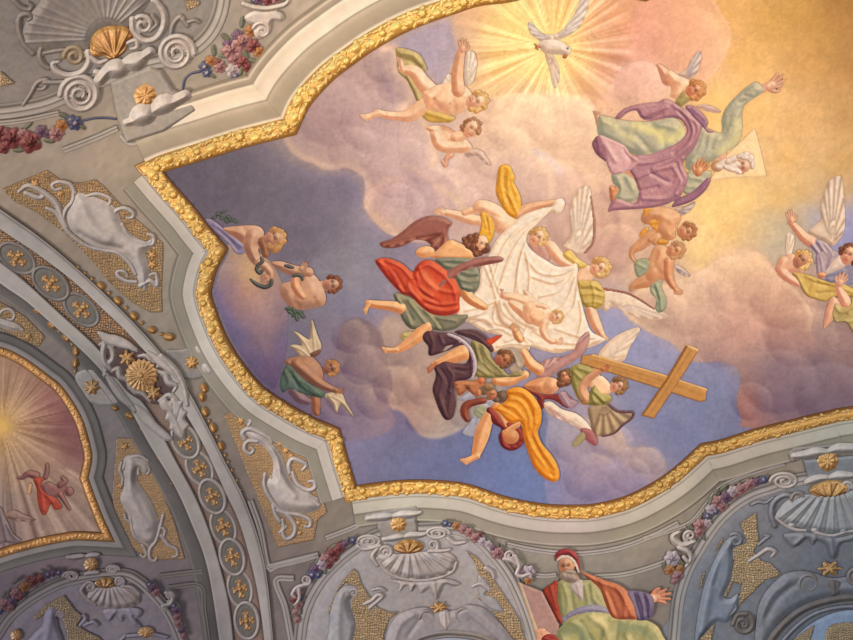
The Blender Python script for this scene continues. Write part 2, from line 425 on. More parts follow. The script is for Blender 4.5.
GLOBE = '206,300 209,282 218,262 226,246 240,244 258,252 272,264 281,280 288,300 288,320 287,345 283,365 276,384 266,400 240,380 222,352 210,325'
BLUE_LOW = '342,440 362,434 379,428 386,408 404,414 419,435 441,439 470,425 486,410 520,405 545,412 550,440 556,470 566,500 560,530 480,520 340,510'
MAUVE = '382,322 400,318 425,326 460,345 510,395 500,408 486,410 470,424 455,433 441,438 428,438 419,434 411,424 404,413 396,410 388,406 383,380'
DARK = '338,332 344,321 356,317 368,322 378,330 384,345 388,365 392,385 388,402 396,420 384,434 360,440 345,440 334,420 318,404 322,380 334,362'
def cool(col):
    k = np.clip(col[..., 2] - col[..., 0], 0, None)
    k2 = (col[..., 2] <= col[..., 0])
    return np.stack([col[..., 0] + .25 * k, col[..., 1] + .06 * k, np.where(k2, col[..., 2] * .95, col[..., 2] - .3 * k)], -1)
def sky_color(U, V):
    wx = U + 9 * (fbm(U * 0.03, V * 0.03, 3) - 0.5) * 2; wy = V + 9 * (fbm(U * 0.03 + 50, V * 0.03 + 9, 3) - 0.5) * 2
    col = blend_ctrl(wx, wy, SKY)
    # rays about the dove
    dx, dy = U - _dove[0], V - _dove[1]
    r = np.hypot(dx, dy); th = np.arctan2(dy, dx)
    g = np.exp(-(r / 46.0) ** 2)
    col = col + (np.array([255, 228, 150]) - col) * (0.40 * g)[..., None]
    ray = np.clip(vnoise(th * 17 + 70, r * 0 + 3.3) * 0.65 + vnoise(th * 37 + 130, r * 0 + 8.1) * 0.55 - 0.52, -0.5, 0.5)
    env = sstep(r, 12, 24) * (1 - sstep(r, 62, 96))
    col = col + ray[..., None] * env[..., None] * np.array([62, 84, 80])
    # clouds
    Z()
    def tint(ctrl):
        return lambda U, V: blend_ctrl(wx, wy, ctrl)
    col, s = brush(col, U, V, '396,47 418,33 447,21 452,34 458,50 452,66 442,84 430,70 418,74 405,58', (176, 160, 178), 2.5, 0.75)
    col, s = brush(col, U, V, CL_TR, (236, 180, 138), 2.0, 0.45)
    col = np.where(((s > -3) & (s < 0) & (U > 655))[..., None], col + (np.array([248, 200, 150]) - col) * 0.35, col)
    A = [c for c in SKY if c[0] < 640 and c[2] > 150]
    col2, s = brush(col, U, V, CL_A, tint([(290,140,178,150,152),(330,120,184,152,154),(350,150,192,160,158),(380,100,190,158,156),(330,95,186,156,156),(380,60,192,162,156),(400,150,206,172,166),(420,120,204,172,160),(380,200,204,168,162),(400,225,210,178,164),(440,150,214,184,172),(440,200,208,174,164),(480,130,224,186,164),(500,180,214,180,170),(540,160,222,186,166),(560,200,204,168,160),(480,225,206,170,160),(600,180,208,170,152)]), 1.3)
    k = sstep(U, 470, 540)
    col = col2 * (1 - k)[..., None] + col * k[..., None]
    m = np.clip(1 - np.abs(s + 4) / 5, 0, 1) * (U < 420) * (1 - k)
    col = col + (np.array([226, 190, 172]) - col) * (0.45 * m)[..., None]
    for P, c0, c1 in ((CL_GLOW, (250, 214, 176), (222, 184, 168)), (CL_R2, (246, 206, 166), (222, 176, 150))):
        a = crom(pts(P)[:, :2], True, 3.0); s = poly_sdf(U, V, a)
        y0 = a[:, 1].min(); y1 = a[:, 1].max()
        k = np.clip((V - y0) / (y1 - y0), 0, 1)[..., None]
        cc = np.array(c0, float) * (1 - k) + np.array(c1, float) * k
        m = (1 - sstep(s, -1.2, 1.2)) * (1 - sstep(V, y1 - 30, y1 - 4))
        col = col + (cc - col) * (0.85 * m)[..., None]
    # swirling cloud contours in the violet middle
    for P, c in (('484,170 505,150 530,152 548,170 552,195', (232, 198, 176)), ('405,165 425,175 440,195 446,215', (228, 190, 170)), ('440,168 455,180 462,200', (232, 200, 172)), ('600,190 612,205 618,230 606,256', (172, 130, 132)), ('560,160 585,170 598,190', (228, 188, 162)), ('383,47 396,49 399,70 407,79 413,91 410,102 402,110', (238, 196, 168)), ('404,111 420,118 430,134 434,152 432,165', (246, 202, 166)), ('378,62 386,82 392,98', (168, 138, 146)), ('345,80 360,100 385,120', (178, 146, 150)), ('536,152 550,160 560,172', (206, 188, 196)), ('470,112 500,116 530,110', (244, 204, 172)), ('588,106 596,118 594,138', (252, 216, 174)), ('438,186 452,196 462,208', (240, 204, 164)), ('376,215 390,228 410,228', (226, 186, 166)), ('368,205 372,196 382,182 405,178', (224, 184, 168))):
        d = seg_dist(U, V, crom(pts(P)[:, :2]), False)
        col = col + (np.array(c, float) - col) * (0.6 * np.exp(-(d / 3.8) ** 2))[..., None]
    # right hand cloud
    col, s = brush(col, U, V, CL_R, tint([(650,300,222,182,160),(690,290,232,194,170),(730,265,244,202,164),(760,262,242,198,160),(700,320,222,180,162),(740,300,228,182,158),(775,285,230,182,156),(800,310,220,168,142),(660,325,214,174,158),(690,348,206,164,152),(740,335,214,164,150),(790,340,202,148,134),(840,350,180,134,124),(720,356,200,154,146),(770,372,166,128,128),(820,372,152,118,122),(850,380,148,114,120),(772,402,150,116,124),(820,402,144,112,122),(745,400,196,132,122),(750,420,190,126,118),(850,405,140,110,118),(812,325,214,158,134)]), 1.2)
    m = np.clip(1 - np.abs(s + 3) / 4, 0, 1) * (V < 330)
    col = col + (np.array([248, 208, 172]) - col) * (0.5 * m)[..., None]
    col, s = brush(col, U, V, CL_B1, tint([(560,425,164,152,170),(600,425,190,166,168),(620,440,196,166,166),(585,450,160,144,164),(560,480,140,128,164),(610,470,150,134,164),(645,455,186,156,162),(655,470,176,148,158),(600,500,128,120,164),(640,485,146,130,160)]), 1.5)
    m = np.clip(1 - np.abs(s + 2.5) / 3.5, 0, 1) * (U > 600) * (V < 470)
    col = col + (np.array([206, 176, 170]) - col) * (0.5 * m)[..., None]
    col, s = brush(col, U, V, BLUE_LOW, tint([(400,450,94,106,164),(440,460,92,106,168),(480,450,96,110,172),(520,440,104,116,172),(540,470,104,116,174),(500,490,98,112,176),(380,470,96,106,162),(360,470,104,108,158),(420,440,104,112,166)]), 2.0, 0.9)
    col, s = brush(col, U, V, MAUVE, tint([(410,400,166,146,146),(400,350,152,130,132),(392,385,158,138,140),(430,420,180,160,156),(470,410,172,152,152),(440,360,168,148,148),(415,380,178,156,152),(415,425,178,158,158)]), 1.6, 0.95)
    m = np.clip(1 - np.abs(s + 2.5) / 3.0, 0, 1) * (V > 395)
    col = col + (np.array([196, 172, 170]) - col) * (0.4 * m)[..., None]
    col, s = brush(col, U, V, CL_B1, tint([(560,425,164,152,170),(600,425,190,166,168),(620,440,196,166,166),(585,450,160,144,164),(560,480,140,128,164),(610,470,150,134,164),(645,455,186,156,162),(655,470,176,148,158),(600,500,128,120,164),(640,485,146,130,160)]), 1.5, .8)
    col, s = brush(col, U, V, DARK, tint([(345,330,112,92,106),(365,325,118,98,108),(350,360,116,98,112),(375,360,134,112,120),(340,390,110,94,112),(370,400,128,110,126),(350,425,116,102,128),(385,415,150,130,144)]), 2.2, 0.88)
    for (x, y, r, k) in PUFFS:
        x0 = (np.abs(U - x) < r * 1.4) & (np.abs(V - y) < r * 1.4)
        if not x0.any(): continue
        q = 7 * (fbm(U * .07 + x, V * .07 + y, 2) - .5)
        dx = (U - x + q) / r; dy = (V - y + q) / (r * .85)
        rr_ = np.hypot(dx, dy)
        ins = (1 - sstep(rr_, .9, 1.04)) * sstep(rr_, .15, .8)
        lit = ins * (dx * .62 - dy * .70)
        col = col + lit[..., None] * np.array([20., 19., 15.]) * k
    col = cool(col)
    m = blend_ctrl(U, V, [(440,475,.96,.99,.98),(520,480,.91,1.01,1.07),(480,490,.93,1.0,1.03),(250,190,.95,.94,.88),(300,230,1.0,.99,.93),(720,400,.82,.86,.9),(690,430,.84,.88,.92),(640,350,.93,.94,.95),(420,200,.95,.93,1.02),(400,140,.98,.96,1.0),(780,100,1.06,1.08,1.3),(840,60,1.0,1.0,1.1),(740,310,.90,.87,.90),(690,290,.95,.93,.94),(790,390,.77,.82,.93),(840,400,.8,.84,.93),(350,270,1.19,1.18,1.04),(330,300,1.1,1.1,1.0),(360,350,1.14,1.10,1.05),(345,420,1.1,1.08,1.04),(410,400,1.0,.90,.86),(610,40,.98,.89,1.05),(600,240,1.08,1.07,1.02),(560,190,1.05,1.03,1.02),(330,110,.97,.94,.95),(560,60,1.02,1.0,1.02),(490,150,1.04,1.02,1.02),(700,220,1.02,1.01,1.05),(590,450,1.0,.97,.93),(230,200,.95,.94,.88)], 3.0)
    return plaster(col * m * np.array([1.06, 1.045, 1.02]), U, V)
def plaster(col, U, V):
    n = fbm(U * 0.5, V * 0.5, 3) - 0.5; n2 = fbm(U * 0.09 + 7, V * 0.09, 4) - 0.5
    n3 = fbm(U * 0.035 + 14 * n2, V * 0.035 + 3 + 14 * n2, 4) - 0.5
    return col * (1 + 0.12 * n + 0.07 * n2 + 0.10 * n3)[..., None]
def sheet(name, poly, colfn, step, h, mat, kind=None, org_at=None, hf=None, within=None):
    """a piece of the vault surface inside an outline (no outline: the whole shell)"""
    if poly is None: x0, y0, x1, y1 = -260, -220, 1240, 800
    else: x0, y0 = poly.min(0) - 2; x1, y1 = poly.max(0) + 2
    nx = int((x1 - x0) / step) + 2; ny = int((y1 - y0) / step) + 2
    U, V = np.meshgrid(x0 + np.arange(nx) * step, y0 + np.arange(ny) * step)
    ids = np.arange(nx * ny).reshape(ny, nx)
    if poly is not None:
        S = poly_sdf(U, V, poly)
        if within is not None: S = np.maximum(S, poly_sdf(U, V, within) + 11.8)
        gv, gu = np.gradient(S, step); g = np.maximum(np.hypot(gu, gv), 0.4)
        ins = S < 0; mv = ~ins & (S < 3 * step); sd = np.clip(S, 0, 1.5 * step)
        cell = ins[:-1, :-1] | ins[1:, :-1] | ins[:-1, 1:] | ins[1:, 1:]
        U = U - np.where(mv, sd * gu / g ** 2, 0); V = V - np.where(mv, sd * gv / g ** 2, 0)
    else: cell = np.ones((ny - 1, nx - 1), bool)
    f = np.stack([ids[:-1, :-1], ids[1:, :-1], ids[1:, 1:], ids[:-1, 1:]], -1)[cell]
    used = np.unique(f); rm = np.full(nx * ny, -1); rm[used] = np.arange(len(used))
    u, v = U.ravel()[used], V.ravel()[used]
    col = colfn(u, v)
    hh = np.full(len(u), float(h)) if hf is None else h + hf(u, v)
    org = None if org_at is None else vault(np.array([org_at[0]]), np.array([org_at[1]]))[0]
    o = mesh_obj(name, (u, v, hh, col, rm[f]), mat, None, org)
    if kind: o['kind'] = kind
    return o
# ---- plaster shell with its painted fields, dimming toward the corners put in the colours
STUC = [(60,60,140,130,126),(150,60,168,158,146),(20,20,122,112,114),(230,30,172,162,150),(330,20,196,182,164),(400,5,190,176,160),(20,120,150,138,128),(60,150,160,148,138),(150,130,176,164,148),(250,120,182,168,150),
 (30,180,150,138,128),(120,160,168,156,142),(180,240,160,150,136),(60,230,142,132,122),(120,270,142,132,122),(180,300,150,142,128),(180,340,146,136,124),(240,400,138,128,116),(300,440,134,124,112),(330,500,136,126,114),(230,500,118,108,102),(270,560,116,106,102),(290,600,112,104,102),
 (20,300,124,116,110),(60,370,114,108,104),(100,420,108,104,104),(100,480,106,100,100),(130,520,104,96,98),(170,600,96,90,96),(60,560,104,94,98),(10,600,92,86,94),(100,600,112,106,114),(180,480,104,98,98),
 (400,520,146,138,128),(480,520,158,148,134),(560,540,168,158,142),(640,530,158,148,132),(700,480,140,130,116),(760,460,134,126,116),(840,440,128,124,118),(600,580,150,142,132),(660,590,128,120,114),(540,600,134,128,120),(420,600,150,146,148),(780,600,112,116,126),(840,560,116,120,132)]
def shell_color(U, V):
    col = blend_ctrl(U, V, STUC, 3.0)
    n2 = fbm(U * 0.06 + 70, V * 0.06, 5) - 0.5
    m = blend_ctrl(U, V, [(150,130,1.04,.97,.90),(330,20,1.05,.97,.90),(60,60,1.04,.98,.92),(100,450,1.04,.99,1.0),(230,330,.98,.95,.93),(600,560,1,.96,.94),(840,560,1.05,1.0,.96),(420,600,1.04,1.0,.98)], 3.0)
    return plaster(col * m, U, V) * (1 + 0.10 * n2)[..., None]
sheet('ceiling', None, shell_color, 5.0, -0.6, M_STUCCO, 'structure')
sky = sheet('sky_fresco', FRAME_POLY, sky_color, 1.6, 0.0, M_FRESCO, None, (520, 250))
sky['label'] = 'main ceiling fresco of golden, pink and blue cloudy sky inside the gilded frame'; sky['category'] = 'fresco'
# ---- mouldings round the great gilded frame (offsets run outward from the picture)
def sh(c, k): return tuple(np.array(c, float) * k)
def tone_at(path_col):
    return path_col
def dim_tone(U, V):
    """multiplier that paints the fall-off of light toward the corners into the stucco colours"""
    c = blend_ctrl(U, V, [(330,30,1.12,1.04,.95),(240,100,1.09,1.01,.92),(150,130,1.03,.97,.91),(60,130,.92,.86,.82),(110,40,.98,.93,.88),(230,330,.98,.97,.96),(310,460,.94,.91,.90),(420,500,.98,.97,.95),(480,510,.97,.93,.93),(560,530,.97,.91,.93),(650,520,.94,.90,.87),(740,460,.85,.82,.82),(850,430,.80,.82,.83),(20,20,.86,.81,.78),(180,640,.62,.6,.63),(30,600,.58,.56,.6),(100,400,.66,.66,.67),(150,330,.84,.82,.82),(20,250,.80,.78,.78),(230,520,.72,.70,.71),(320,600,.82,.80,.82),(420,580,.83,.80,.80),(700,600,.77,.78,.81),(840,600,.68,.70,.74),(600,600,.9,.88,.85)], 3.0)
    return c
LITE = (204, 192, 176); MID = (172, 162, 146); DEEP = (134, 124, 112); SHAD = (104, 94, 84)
i0 = int(np.argmin(np.hypot(FRAME[:, 0] - 149, FRAME[:, 1] - 169)))
i1 = int(np.argmin(np.hypot(FRAME[:, 0] - 351, FRAME[:, 1] - 494)))
# which side is outward: the left normal of this path
_n = normals2(FRAME)
OUT = 1.0 if not inside(np.array([FRAME[i0 + 8, 0] + 12 * _n[i0 + 8, 0]]), np.array([FRAME[i0 + 8, 1] + 12 * _n[i0 + 8, 1]]), FRAME_POLY)[0] else -1.0
def oprof(pr): return [(OUT * a, h, c) for a, h, c in pr]
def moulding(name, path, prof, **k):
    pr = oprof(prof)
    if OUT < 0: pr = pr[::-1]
    return sweep(name, path, pr, M_STUCCO, tone=dim_tone, **k)
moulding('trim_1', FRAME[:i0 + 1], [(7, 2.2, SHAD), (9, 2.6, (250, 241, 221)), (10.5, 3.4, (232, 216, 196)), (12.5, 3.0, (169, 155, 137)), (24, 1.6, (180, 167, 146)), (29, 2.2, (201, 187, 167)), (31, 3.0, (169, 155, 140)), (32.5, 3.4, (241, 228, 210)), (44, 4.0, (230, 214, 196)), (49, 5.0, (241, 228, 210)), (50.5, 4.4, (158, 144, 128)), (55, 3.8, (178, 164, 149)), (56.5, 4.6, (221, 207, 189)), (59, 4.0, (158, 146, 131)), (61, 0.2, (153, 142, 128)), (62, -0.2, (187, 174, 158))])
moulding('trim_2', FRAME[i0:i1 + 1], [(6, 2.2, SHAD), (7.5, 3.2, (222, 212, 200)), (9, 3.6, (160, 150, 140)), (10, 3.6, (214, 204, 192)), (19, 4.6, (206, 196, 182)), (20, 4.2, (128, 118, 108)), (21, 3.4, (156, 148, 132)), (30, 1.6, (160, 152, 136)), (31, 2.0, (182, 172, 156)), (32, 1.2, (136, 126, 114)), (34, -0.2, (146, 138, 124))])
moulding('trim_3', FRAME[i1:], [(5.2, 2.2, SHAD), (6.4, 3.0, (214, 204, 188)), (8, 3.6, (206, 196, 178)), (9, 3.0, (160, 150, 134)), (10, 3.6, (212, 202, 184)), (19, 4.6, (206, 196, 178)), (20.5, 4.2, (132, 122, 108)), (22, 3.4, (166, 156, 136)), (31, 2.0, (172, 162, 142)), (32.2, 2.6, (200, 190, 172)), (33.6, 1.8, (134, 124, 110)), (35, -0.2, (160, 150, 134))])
# ---- the gilded frame: one long moulding with knobs of carved fruit and leaf
gf = Thing('gilded_frame', 'large gilded frame of carved fruit and leaves around the main sky fresco', 'frame', (351, 494))
wv = frame_w
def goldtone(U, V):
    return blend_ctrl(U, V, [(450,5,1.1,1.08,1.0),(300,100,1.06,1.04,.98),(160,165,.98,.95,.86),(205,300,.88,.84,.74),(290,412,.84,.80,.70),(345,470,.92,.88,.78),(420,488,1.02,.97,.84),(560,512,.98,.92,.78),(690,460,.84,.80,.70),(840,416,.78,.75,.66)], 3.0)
GP = [(-9.6, 0.4, (120, 74, 28)), (-8.6, 2.2, (176, 118, 46)), (-7.2, 2.6, (150, 96, 36)), (-5, 3.6, (226, 166, 72)), (0, 4.6, (240, 184, 88)), (5, 3.8, (228, 170, 78)), (7, 2.6, (160, 104, 40)), (8.4, 3.0, (222, 168, 84)), (9.4, 0.6, (120, 84, 44))]
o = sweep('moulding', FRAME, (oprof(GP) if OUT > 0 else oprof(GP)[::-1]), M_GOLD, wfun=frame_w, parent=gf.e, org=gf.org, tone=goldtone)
# arc-length walk along the frame
sl = np.concatenate([[0], np.cumsum(np.hypot(*np.diff(FRAME, axis=0).T))])
def at_len(s):
    x = np.interp(s, sl, FRAME[:, 0]); y = np.interp(s, sl, FRAME[:, 1])
    x2 = np.interp(s + 3, sl, FRAME[:, 0]); y2 = np.interp(s + 3, sl, FRAME[:, 1])
    return x, y, math.atan2(y2 - y, x2 - x)
# ================================================================== painted figures: helpers
PALE = [(200, 132, 98), (246, 204, 164), (255, 240, 214)]
ROSE = [(182, 112, 90), (230, 178, 146), (250, 222, 192)]
TAN = [(150, 84, 52), (218, 150, 104), (250, 208, 160)]
RUDDY = [(120, 60, 42), (190, 118, 82), (232, 172, 128)]
BLOND = [(164, 106, 54), (222, 174, 106), (252, 228, 168)]
BROWN = [(74, 40, 30), (122, 74, 54), (172, 118, 84)]
WHITE = [(176, 150, 136), (240, 226, 206), (255, 250, 238)]
CREAM = [(190, 152, 118), (244, 226, 196), (255, 248, 232)]
GOLDY = [(178, 108, 26), (234, 174, 60), (253, 222, 128)]
OLIVE = [(118, 100, 58), (186, 166, 108), (228, 212, 154)]
SAGE = [(88, 98, 82), (152, 160, 132), (206, 204, 166)]
RED = [(120, 28, 22), (206, 74, 48), (240, 132, 90)]
PURP = [(44, 24, 36), (82, 54, 62), (124, 92, 94)]
LILAC = [(118, 76, 96), (180, 130, 140), (232, 196, 190)]
def head(x, y, r, up, turn=0.0, skin=PALE, hair=BLOND, curls=13, hr=0.34, beard=None, tilt=0.0, hairline=1.0):
    """face pieces and hair pieces of a head seen about full on; up = direction of the crown in degrees, 0 up, 90 right"""
    a = math.radians(up); ux, uy = math.sin(a), -math.cos(a); rx, ry = math.cos(a), math.sin(a)
    P = lambda q, w: (x + r * (q * rx + w * ux), y + r * (q * ry + w * uy))
    s = lambda *L: [list(P(*q)) for q in L]
    dk = tuple(np.array(skin[0], float) * 0.55); bl = (206, 120, 96)
    t = 0.34 * turn; e = 0.06 + tilt
    st = [(s((t - 0.34, e), (t - 0.16, e)), 0.10 * r, dk, .85), (s((t + 0.16, e), (t + 0.34, e)), 0.10 * r, dk, .85),
          (s((t - 0.40, e + .17), (t - 0.14, e + .20)), 0.07 * r, dk, .55), (s((t + .14, e + .20), (t + 0.40, e + .17)), 0.07 * r, dk, .55),
          (s((t + .02, e + .1), (t * 1.35 + .04, e - .30)), 0.07 * r, tuple(skin[0]), .55), (s((t * 1.35 - .08, e - .33), (t * 1.35 + .1, e - .33)), 0.06 * r, dk, .5),
          (s((t * 1.2 - .17, e - .58), (t * 1.2 + .17, e - .58)), 0.08 * r, (170, 74, 62), .75),
          (s((t - .42, e - .28)), 0.2 * r, bl, .4), (s((t + .42, e - .28)), 0.2 * r, bl, .4), (s((t * 1.3, e - .2)), 0.1 * r, tuple(skin[2]), .7)]
    f = [el(x, y, 0.76 * r, r, skin, up, H=0.7 * r, st=st)]
    if abs(turn) < 0.9:
        f.insert(0, el(*P(-0.80 if turn > 0 else 0.80, 0.0), 0.14 * r, 0.22 * r, skin, up))
    hp = []
    if hair is not None:
        for i in range(curls):
            q = -1.9 + 3.8 * i / (curls - 1) - 0.55 * turn
            rad = 0.86 + 0.10 * math.sin(i * 2.3)
            cx, cy = P(math.sin(q) * rad * 0.86, math.cos(q) * rad * hairline)
            hp.append(el(cx, cy, hr * r * (1 + .15 * math.sin(i * 1.7)), hr * r * 0.9, hair, i * 37, H=hr * r * 0.6, edge=.2))
        for i in range(max(3, curls // 2)):
            q = -1.2 + 2.4 * i / (max(3, curls // 2) - 1) - 0.55 * turn
            cx, cy = P(math.sin(q) * 0.62, math.cos(q) * 0.72)
            if math.cos(q) > 0.45: hp.append(el(cx, cy, hr * r * .9, hr * r * .75, hair, i * 53, H=hr * r * 0.5, edge=.2))
    return f, hp
def hand(x, y, ang, L, skin=PALE, spread=14, thumb=1, curl=0.0):
    """an open hand: palm, four unequal fingers, thumb; ang = pointing direction, 0 right, 90 down"""
    a = math.radians(ang); c, s_ = math.cos(a), math.sin(a)
    P = lambda f, q: (x + L * (f * c - q * s_), y + L * (f * s_ + q * c))
    out = []
    w = L * 0.075
    px, py = P(0.22, 0)
    for i, (q, ln) in enumerate(((-.18, .78), (-.06, .92), (.06, .88), (.17, .70))):
        b = math.radians(spread * (i - 1.5)); k = math.radians(curl)
        x0, y0 = P(0.40, q)
        x1 = 0.40 + (ln - .40) * .55 * math.cos(b); q1 = q + (ln - .40) * .55 * math.sin(b)
        x2 = x1 + (ln - .40) * .5 * math.cos(b + k); q2 = q1 + (ln - .40) * .5 * math.sin(b + k)
        a1 = P(x1, q1); a2 = P(x2, q2)
        out.append(lb([[x0, y0, w * 1.1], [a1[0], a1[1], w], [a2[0], a2[1], w * .75]], skin, edge=.3))
    t0 = P(.12, .16 * thumb); t1 = P(.30, .36 * thumb); t2 = P(.46, .40 * thumb)
    out.append(lb([[*t0, w * 1.3], [*t1, w * 1.1], [*t2, w * .8]], skin, edge=.3))
    out.append(el(px, py, L * .26, L * .2, skin, ang, edge=.15))
    return out
def foot(x, y, ang, L, skin=PALE, flip=1):
    """a foot from heel at x, y with five toes at the far end"""
    a = math.radians(ang); c, s_ = math.cos(a), math.sin(a)
    P = lambda f, q: (x + L * (f * c - q * s_), y + L * (f * s_ + q * c))
    out = [lb([[*P(0, 0), L * .17], [*P(.4, 0), L * .17], [*P(.72, 0), L * .2]], skin)]
    for i in range(5):
        q = flip * (-.17 + .085 * i)
        out.append(lb([[*P(.78, q), L * .055], [*P(.98 - .05 * i, q * 1.1), L * (.07 - .007 * i)]], skin, edge=.3))
    return out
def wing(outline, root, tips, col, dark, lite, wd=2.2, H=4, **k):
    """a wing: outline with a row of long feathers fanning from the root"""
    st = []
    r = pts([root])[0]
    _s = _Z[2]
    for i, t in enumerate(tips):
        tx, ty = t
        mx, my = root[0] + (tx - root[0]) * .35, root[1] + (ty - root[1]) * .35
        st.append(([[mx, my], [tx, ty]], wd, dark, .75))
        if i + 1 < len(tips):
            t2 = tips[i + 1]
            hx, hy = (tx + t2[0]) / 2, (ty + t2[1]) / 2
            st.append(([[root[0] + (hx - root[0]) * .3, root[1] + (hy - root[1]) * .3], [hx, hy]], wd * 1.1, lite, .6))
    n = len(tips)
    for j in range(3):          # rows of small coverts by the shoulder
        f = .14 + .11 * j
        row = [[root[0] + (t[0] - root[0]) * f, root[1] + (t[1] - root[1]) * f] for t in tips]
        if n > 2: st.append((row, wd * .8, dark, .45))
    return pl(outline, col, st=st, H=H, **k)
def cloth(outline, col, folds=(), am=5.0, wd=5.0, H=6, w=9, **k):
    """draped cloth: fold lines are 'x,y x,y x,y' strings, a leading - makes a groove"""
    fo = []
    for f in folds:
        g = -1 if f[0] == '-' else 1
        fo.append((f.lstrip('-'), wd, am * g * .82))
    k.setdefault('rough', .55 * _Z[2])
    return pl(outline, col, folds=fo, H=H, w=w, **k)
# ================================================================== clouds and globe as painted bodies of their own
def cloud_sheet(P, name, label, layer, at, cat='cloud', clip=True, **k):
    Z(); a = crom(pts(P)[:, :2], True, 3.0)
    def bulge(u, v):
        d = np.clip(-poly_sdf(u, v, a) / 8.0, 0, 1); return 0.25 * np.sqrt(1 - (1 - d) ** 2)
    o = sheet(name, a, sky_color, 1.3, layer, M_FRESCO, None, at, bulge, FRAME_POLY)
    o['label'] = label; o['category'] = cat
    return o
cloud_sheet(CL_R, 'cloud', 'large rosy cloud with dark purple underside at the far side of the cross', 0.25, (740, 320))
cloud_sheet(CL_B1, 'cloud', 'mauve puffy cloud along the frame under the grey-winged angel with the cross', 0.25, (600, 460))
cloud_sheet(CL_R2, 'cloud', 'glowing peach cloud puff behind the feet of the old man in green', 0.28, (635, 85))
cloud_sheet(DARK, 'cloud', 'dark purple cloud beside the bat-winged demon', 0.25, (360, 370))
cloud_sheet('287,147 301,160 312,163 322,169 334,170 345,168 356,172 364,179 365,191 364,205 370,217 377,225 391,235 405,225 412,200 402,170 398,140 402,112 411,103 414,91 407,80 399,72 396,49 384,46 360,62 340,75 318,96 298,122 291,136', 'cloud', 'big pink cloud along the frame behind the reclining putto with yellow cloth', 0.25, (340, 140))
# the globe
def globe_color(U, V):
    c = blend_ctrl(U, V, [(210,300,98,96,142),(222,320,88,90,146),(235,340,80,84,132),(250,360,82,78,122),(262,385,74,70,112),(228,262,160,132,138),(240,258,196,152,118),(252,275,214,170,116),(245,290,196,140,118),(262,300,190,146,134),(275,300,170,130,132),(272,320,176,134,132),(262,330,160,124,128),(255,345,128,104,122),(280,345,108,92,122),(270,370,110,84,108),(265,345,140,110,122),(240,310,160,118,120),(230,290,142,112,132),(283,310,128,108,128),(285,330,112,98,124)], 3.4)
    return plaster(cool(c), U, V)
Z(); ga = crom(pts(GLOBE)[:, :2], True, 3.0)
def gbulge(u, v):
    d = np.clip(-poly_sdf(u, v, ga) / 22.0, 0, 1); return 0.5 * np.sqrt(1 - (1 - d) ** 2)
o = sheet('globe', ga, globe_color, 1.1, 0.35, M_FRESCO, None, (250, 320), gbulge, FRAME_POLY)
o['label'] = 'large dusky globe, pink above and blue below, under the serpent-entwined sinners'; o['category'] = 'globe'
# ================================================================== the dove
Z(500, 0, 4.265)
t = Thing('dove', 'white dove with spread wings hovering in the golden rays', 'dove', (235, 190), layer=0.4)
WW = [(178, 150, 128), (236, 218, 198), (255, 248, 236)]
t.part('tail', [wing('190,225 215,225 240,260 253,300 250,350 235,375 222,355 212,300', (205, 215), [(222, 365), (236, 372), (248, 350), (250, 310)], [(190, 150, 120), (238, 212, 190), (255, 246, 230)], (196, 158, 130), (255, 250, 240), 6, H=14)])
t.part('wing', [wing('225,150 255,135 285,105 315,65 335,20 352,-25 372,-20 378,15 362,70 345,105 320,132 285,155 240,172', (232, 165), [(350, -15), (366, 0), (372, 30), (360, 75), (340, 110), (310, 138)], WW, (184, 160, 150), (255, 252, 244), 6, H=16)])
t.part('wing', [wing('120,95 138,100 160,125 190,145 228,150 225,175 185,180 150,160 125,135', (222, 162), [(122, 100), (126, 125), (140, 148), (168, 170)], WW, (180, 156, 150), (255, 250, 240), 6, H=16)])
t.part('body', [pl('165,185 195,165 235,168 270,180 285,192 300,205 302,225 285,238 255,232 225,232 190,225 170,205', WW, H=26, w=26, st=[('288,206', 5, (60, 40, 34), .9)]), pl('276,232 288,234 280,250 266,244', (190, 110, 60), H=5, w=5)])
t.part('foot', [lb('172,200,4 155,195,4', (196, 110, 70)), lb('158,196,4 148,188,3', (196, 110, 70)), lb('158,197,4 150,205,3', (196, 110, 70)), lb('158,197,4 160,212,3', (196, 110, 70))])
# ================================================================== putti by the upper frame
Z(400, 100, 8.53)
t = Thing('putto', 'small winged putto crawling below the yellow cloth of the reclining putto', 'putto', (420, 380), layer=1)
t.part('wing', [wing('555,430 600,410 700,430 735,480 775,540 770,562 730,545 690,505 640,470 590,490 555,470', (570, 450), [(775, 552), (745, 545), (700, 510), (640, 478)], [(150, 120, 110), (214, 184, 164), (246, 226, 204)], (160, 126, 116), (250, 236, 216), 9, H=18)])
f, hp = head(606, 240, 88, 35, 0.75, PALE, [(112, 72, 46), (172, 122, 86), (216, 172, 130)], 13, .26)
t.part('body', [lb('430,470,26 395,500,22 385,560,16 360,520,12', ROSE), pl('215,235 300,215 390,225 470,270 520,310 590,360 590,420 540,455 450,440 370,430 320,380 290,300', PALE, H=50, w=60, folds=[('250,240 320,300 350,380', 20, 20), ('410,345 540,348', 9, -16)], st=[('370,230 460,270 510,300', 30, (206, 146, 106), .8)]), lb('480,320,50 560,285,44', PALE), lb('300,300,42 330,370,48 400,400,52 520,400,44 580,400,34', PALE), *f])
t.part('hair', hp)
Z(340, 0, 4.265)
t = Thing('putto', 'putto reclining on pink cloud with yellow cloth, one arm raised', 'putto', (450, 410), layer=2)
t.part('wing', [wing('535,235 560,215 580,240 582,290 568,345 545,366 530,340', (545, 350), [(540, 232), (560, 220), (578, 240), (580, 285)], WHITE, (206, 176, 150), (255, 252, 244), 5, H=14),
                wing('438,360 452,325 468,312 486,345 480,366', (470, 362), [(440, 358), (452, 328), (468, 314)], WHITE, (206, 176, 150), (255, 252, 244), 4, H=8)])
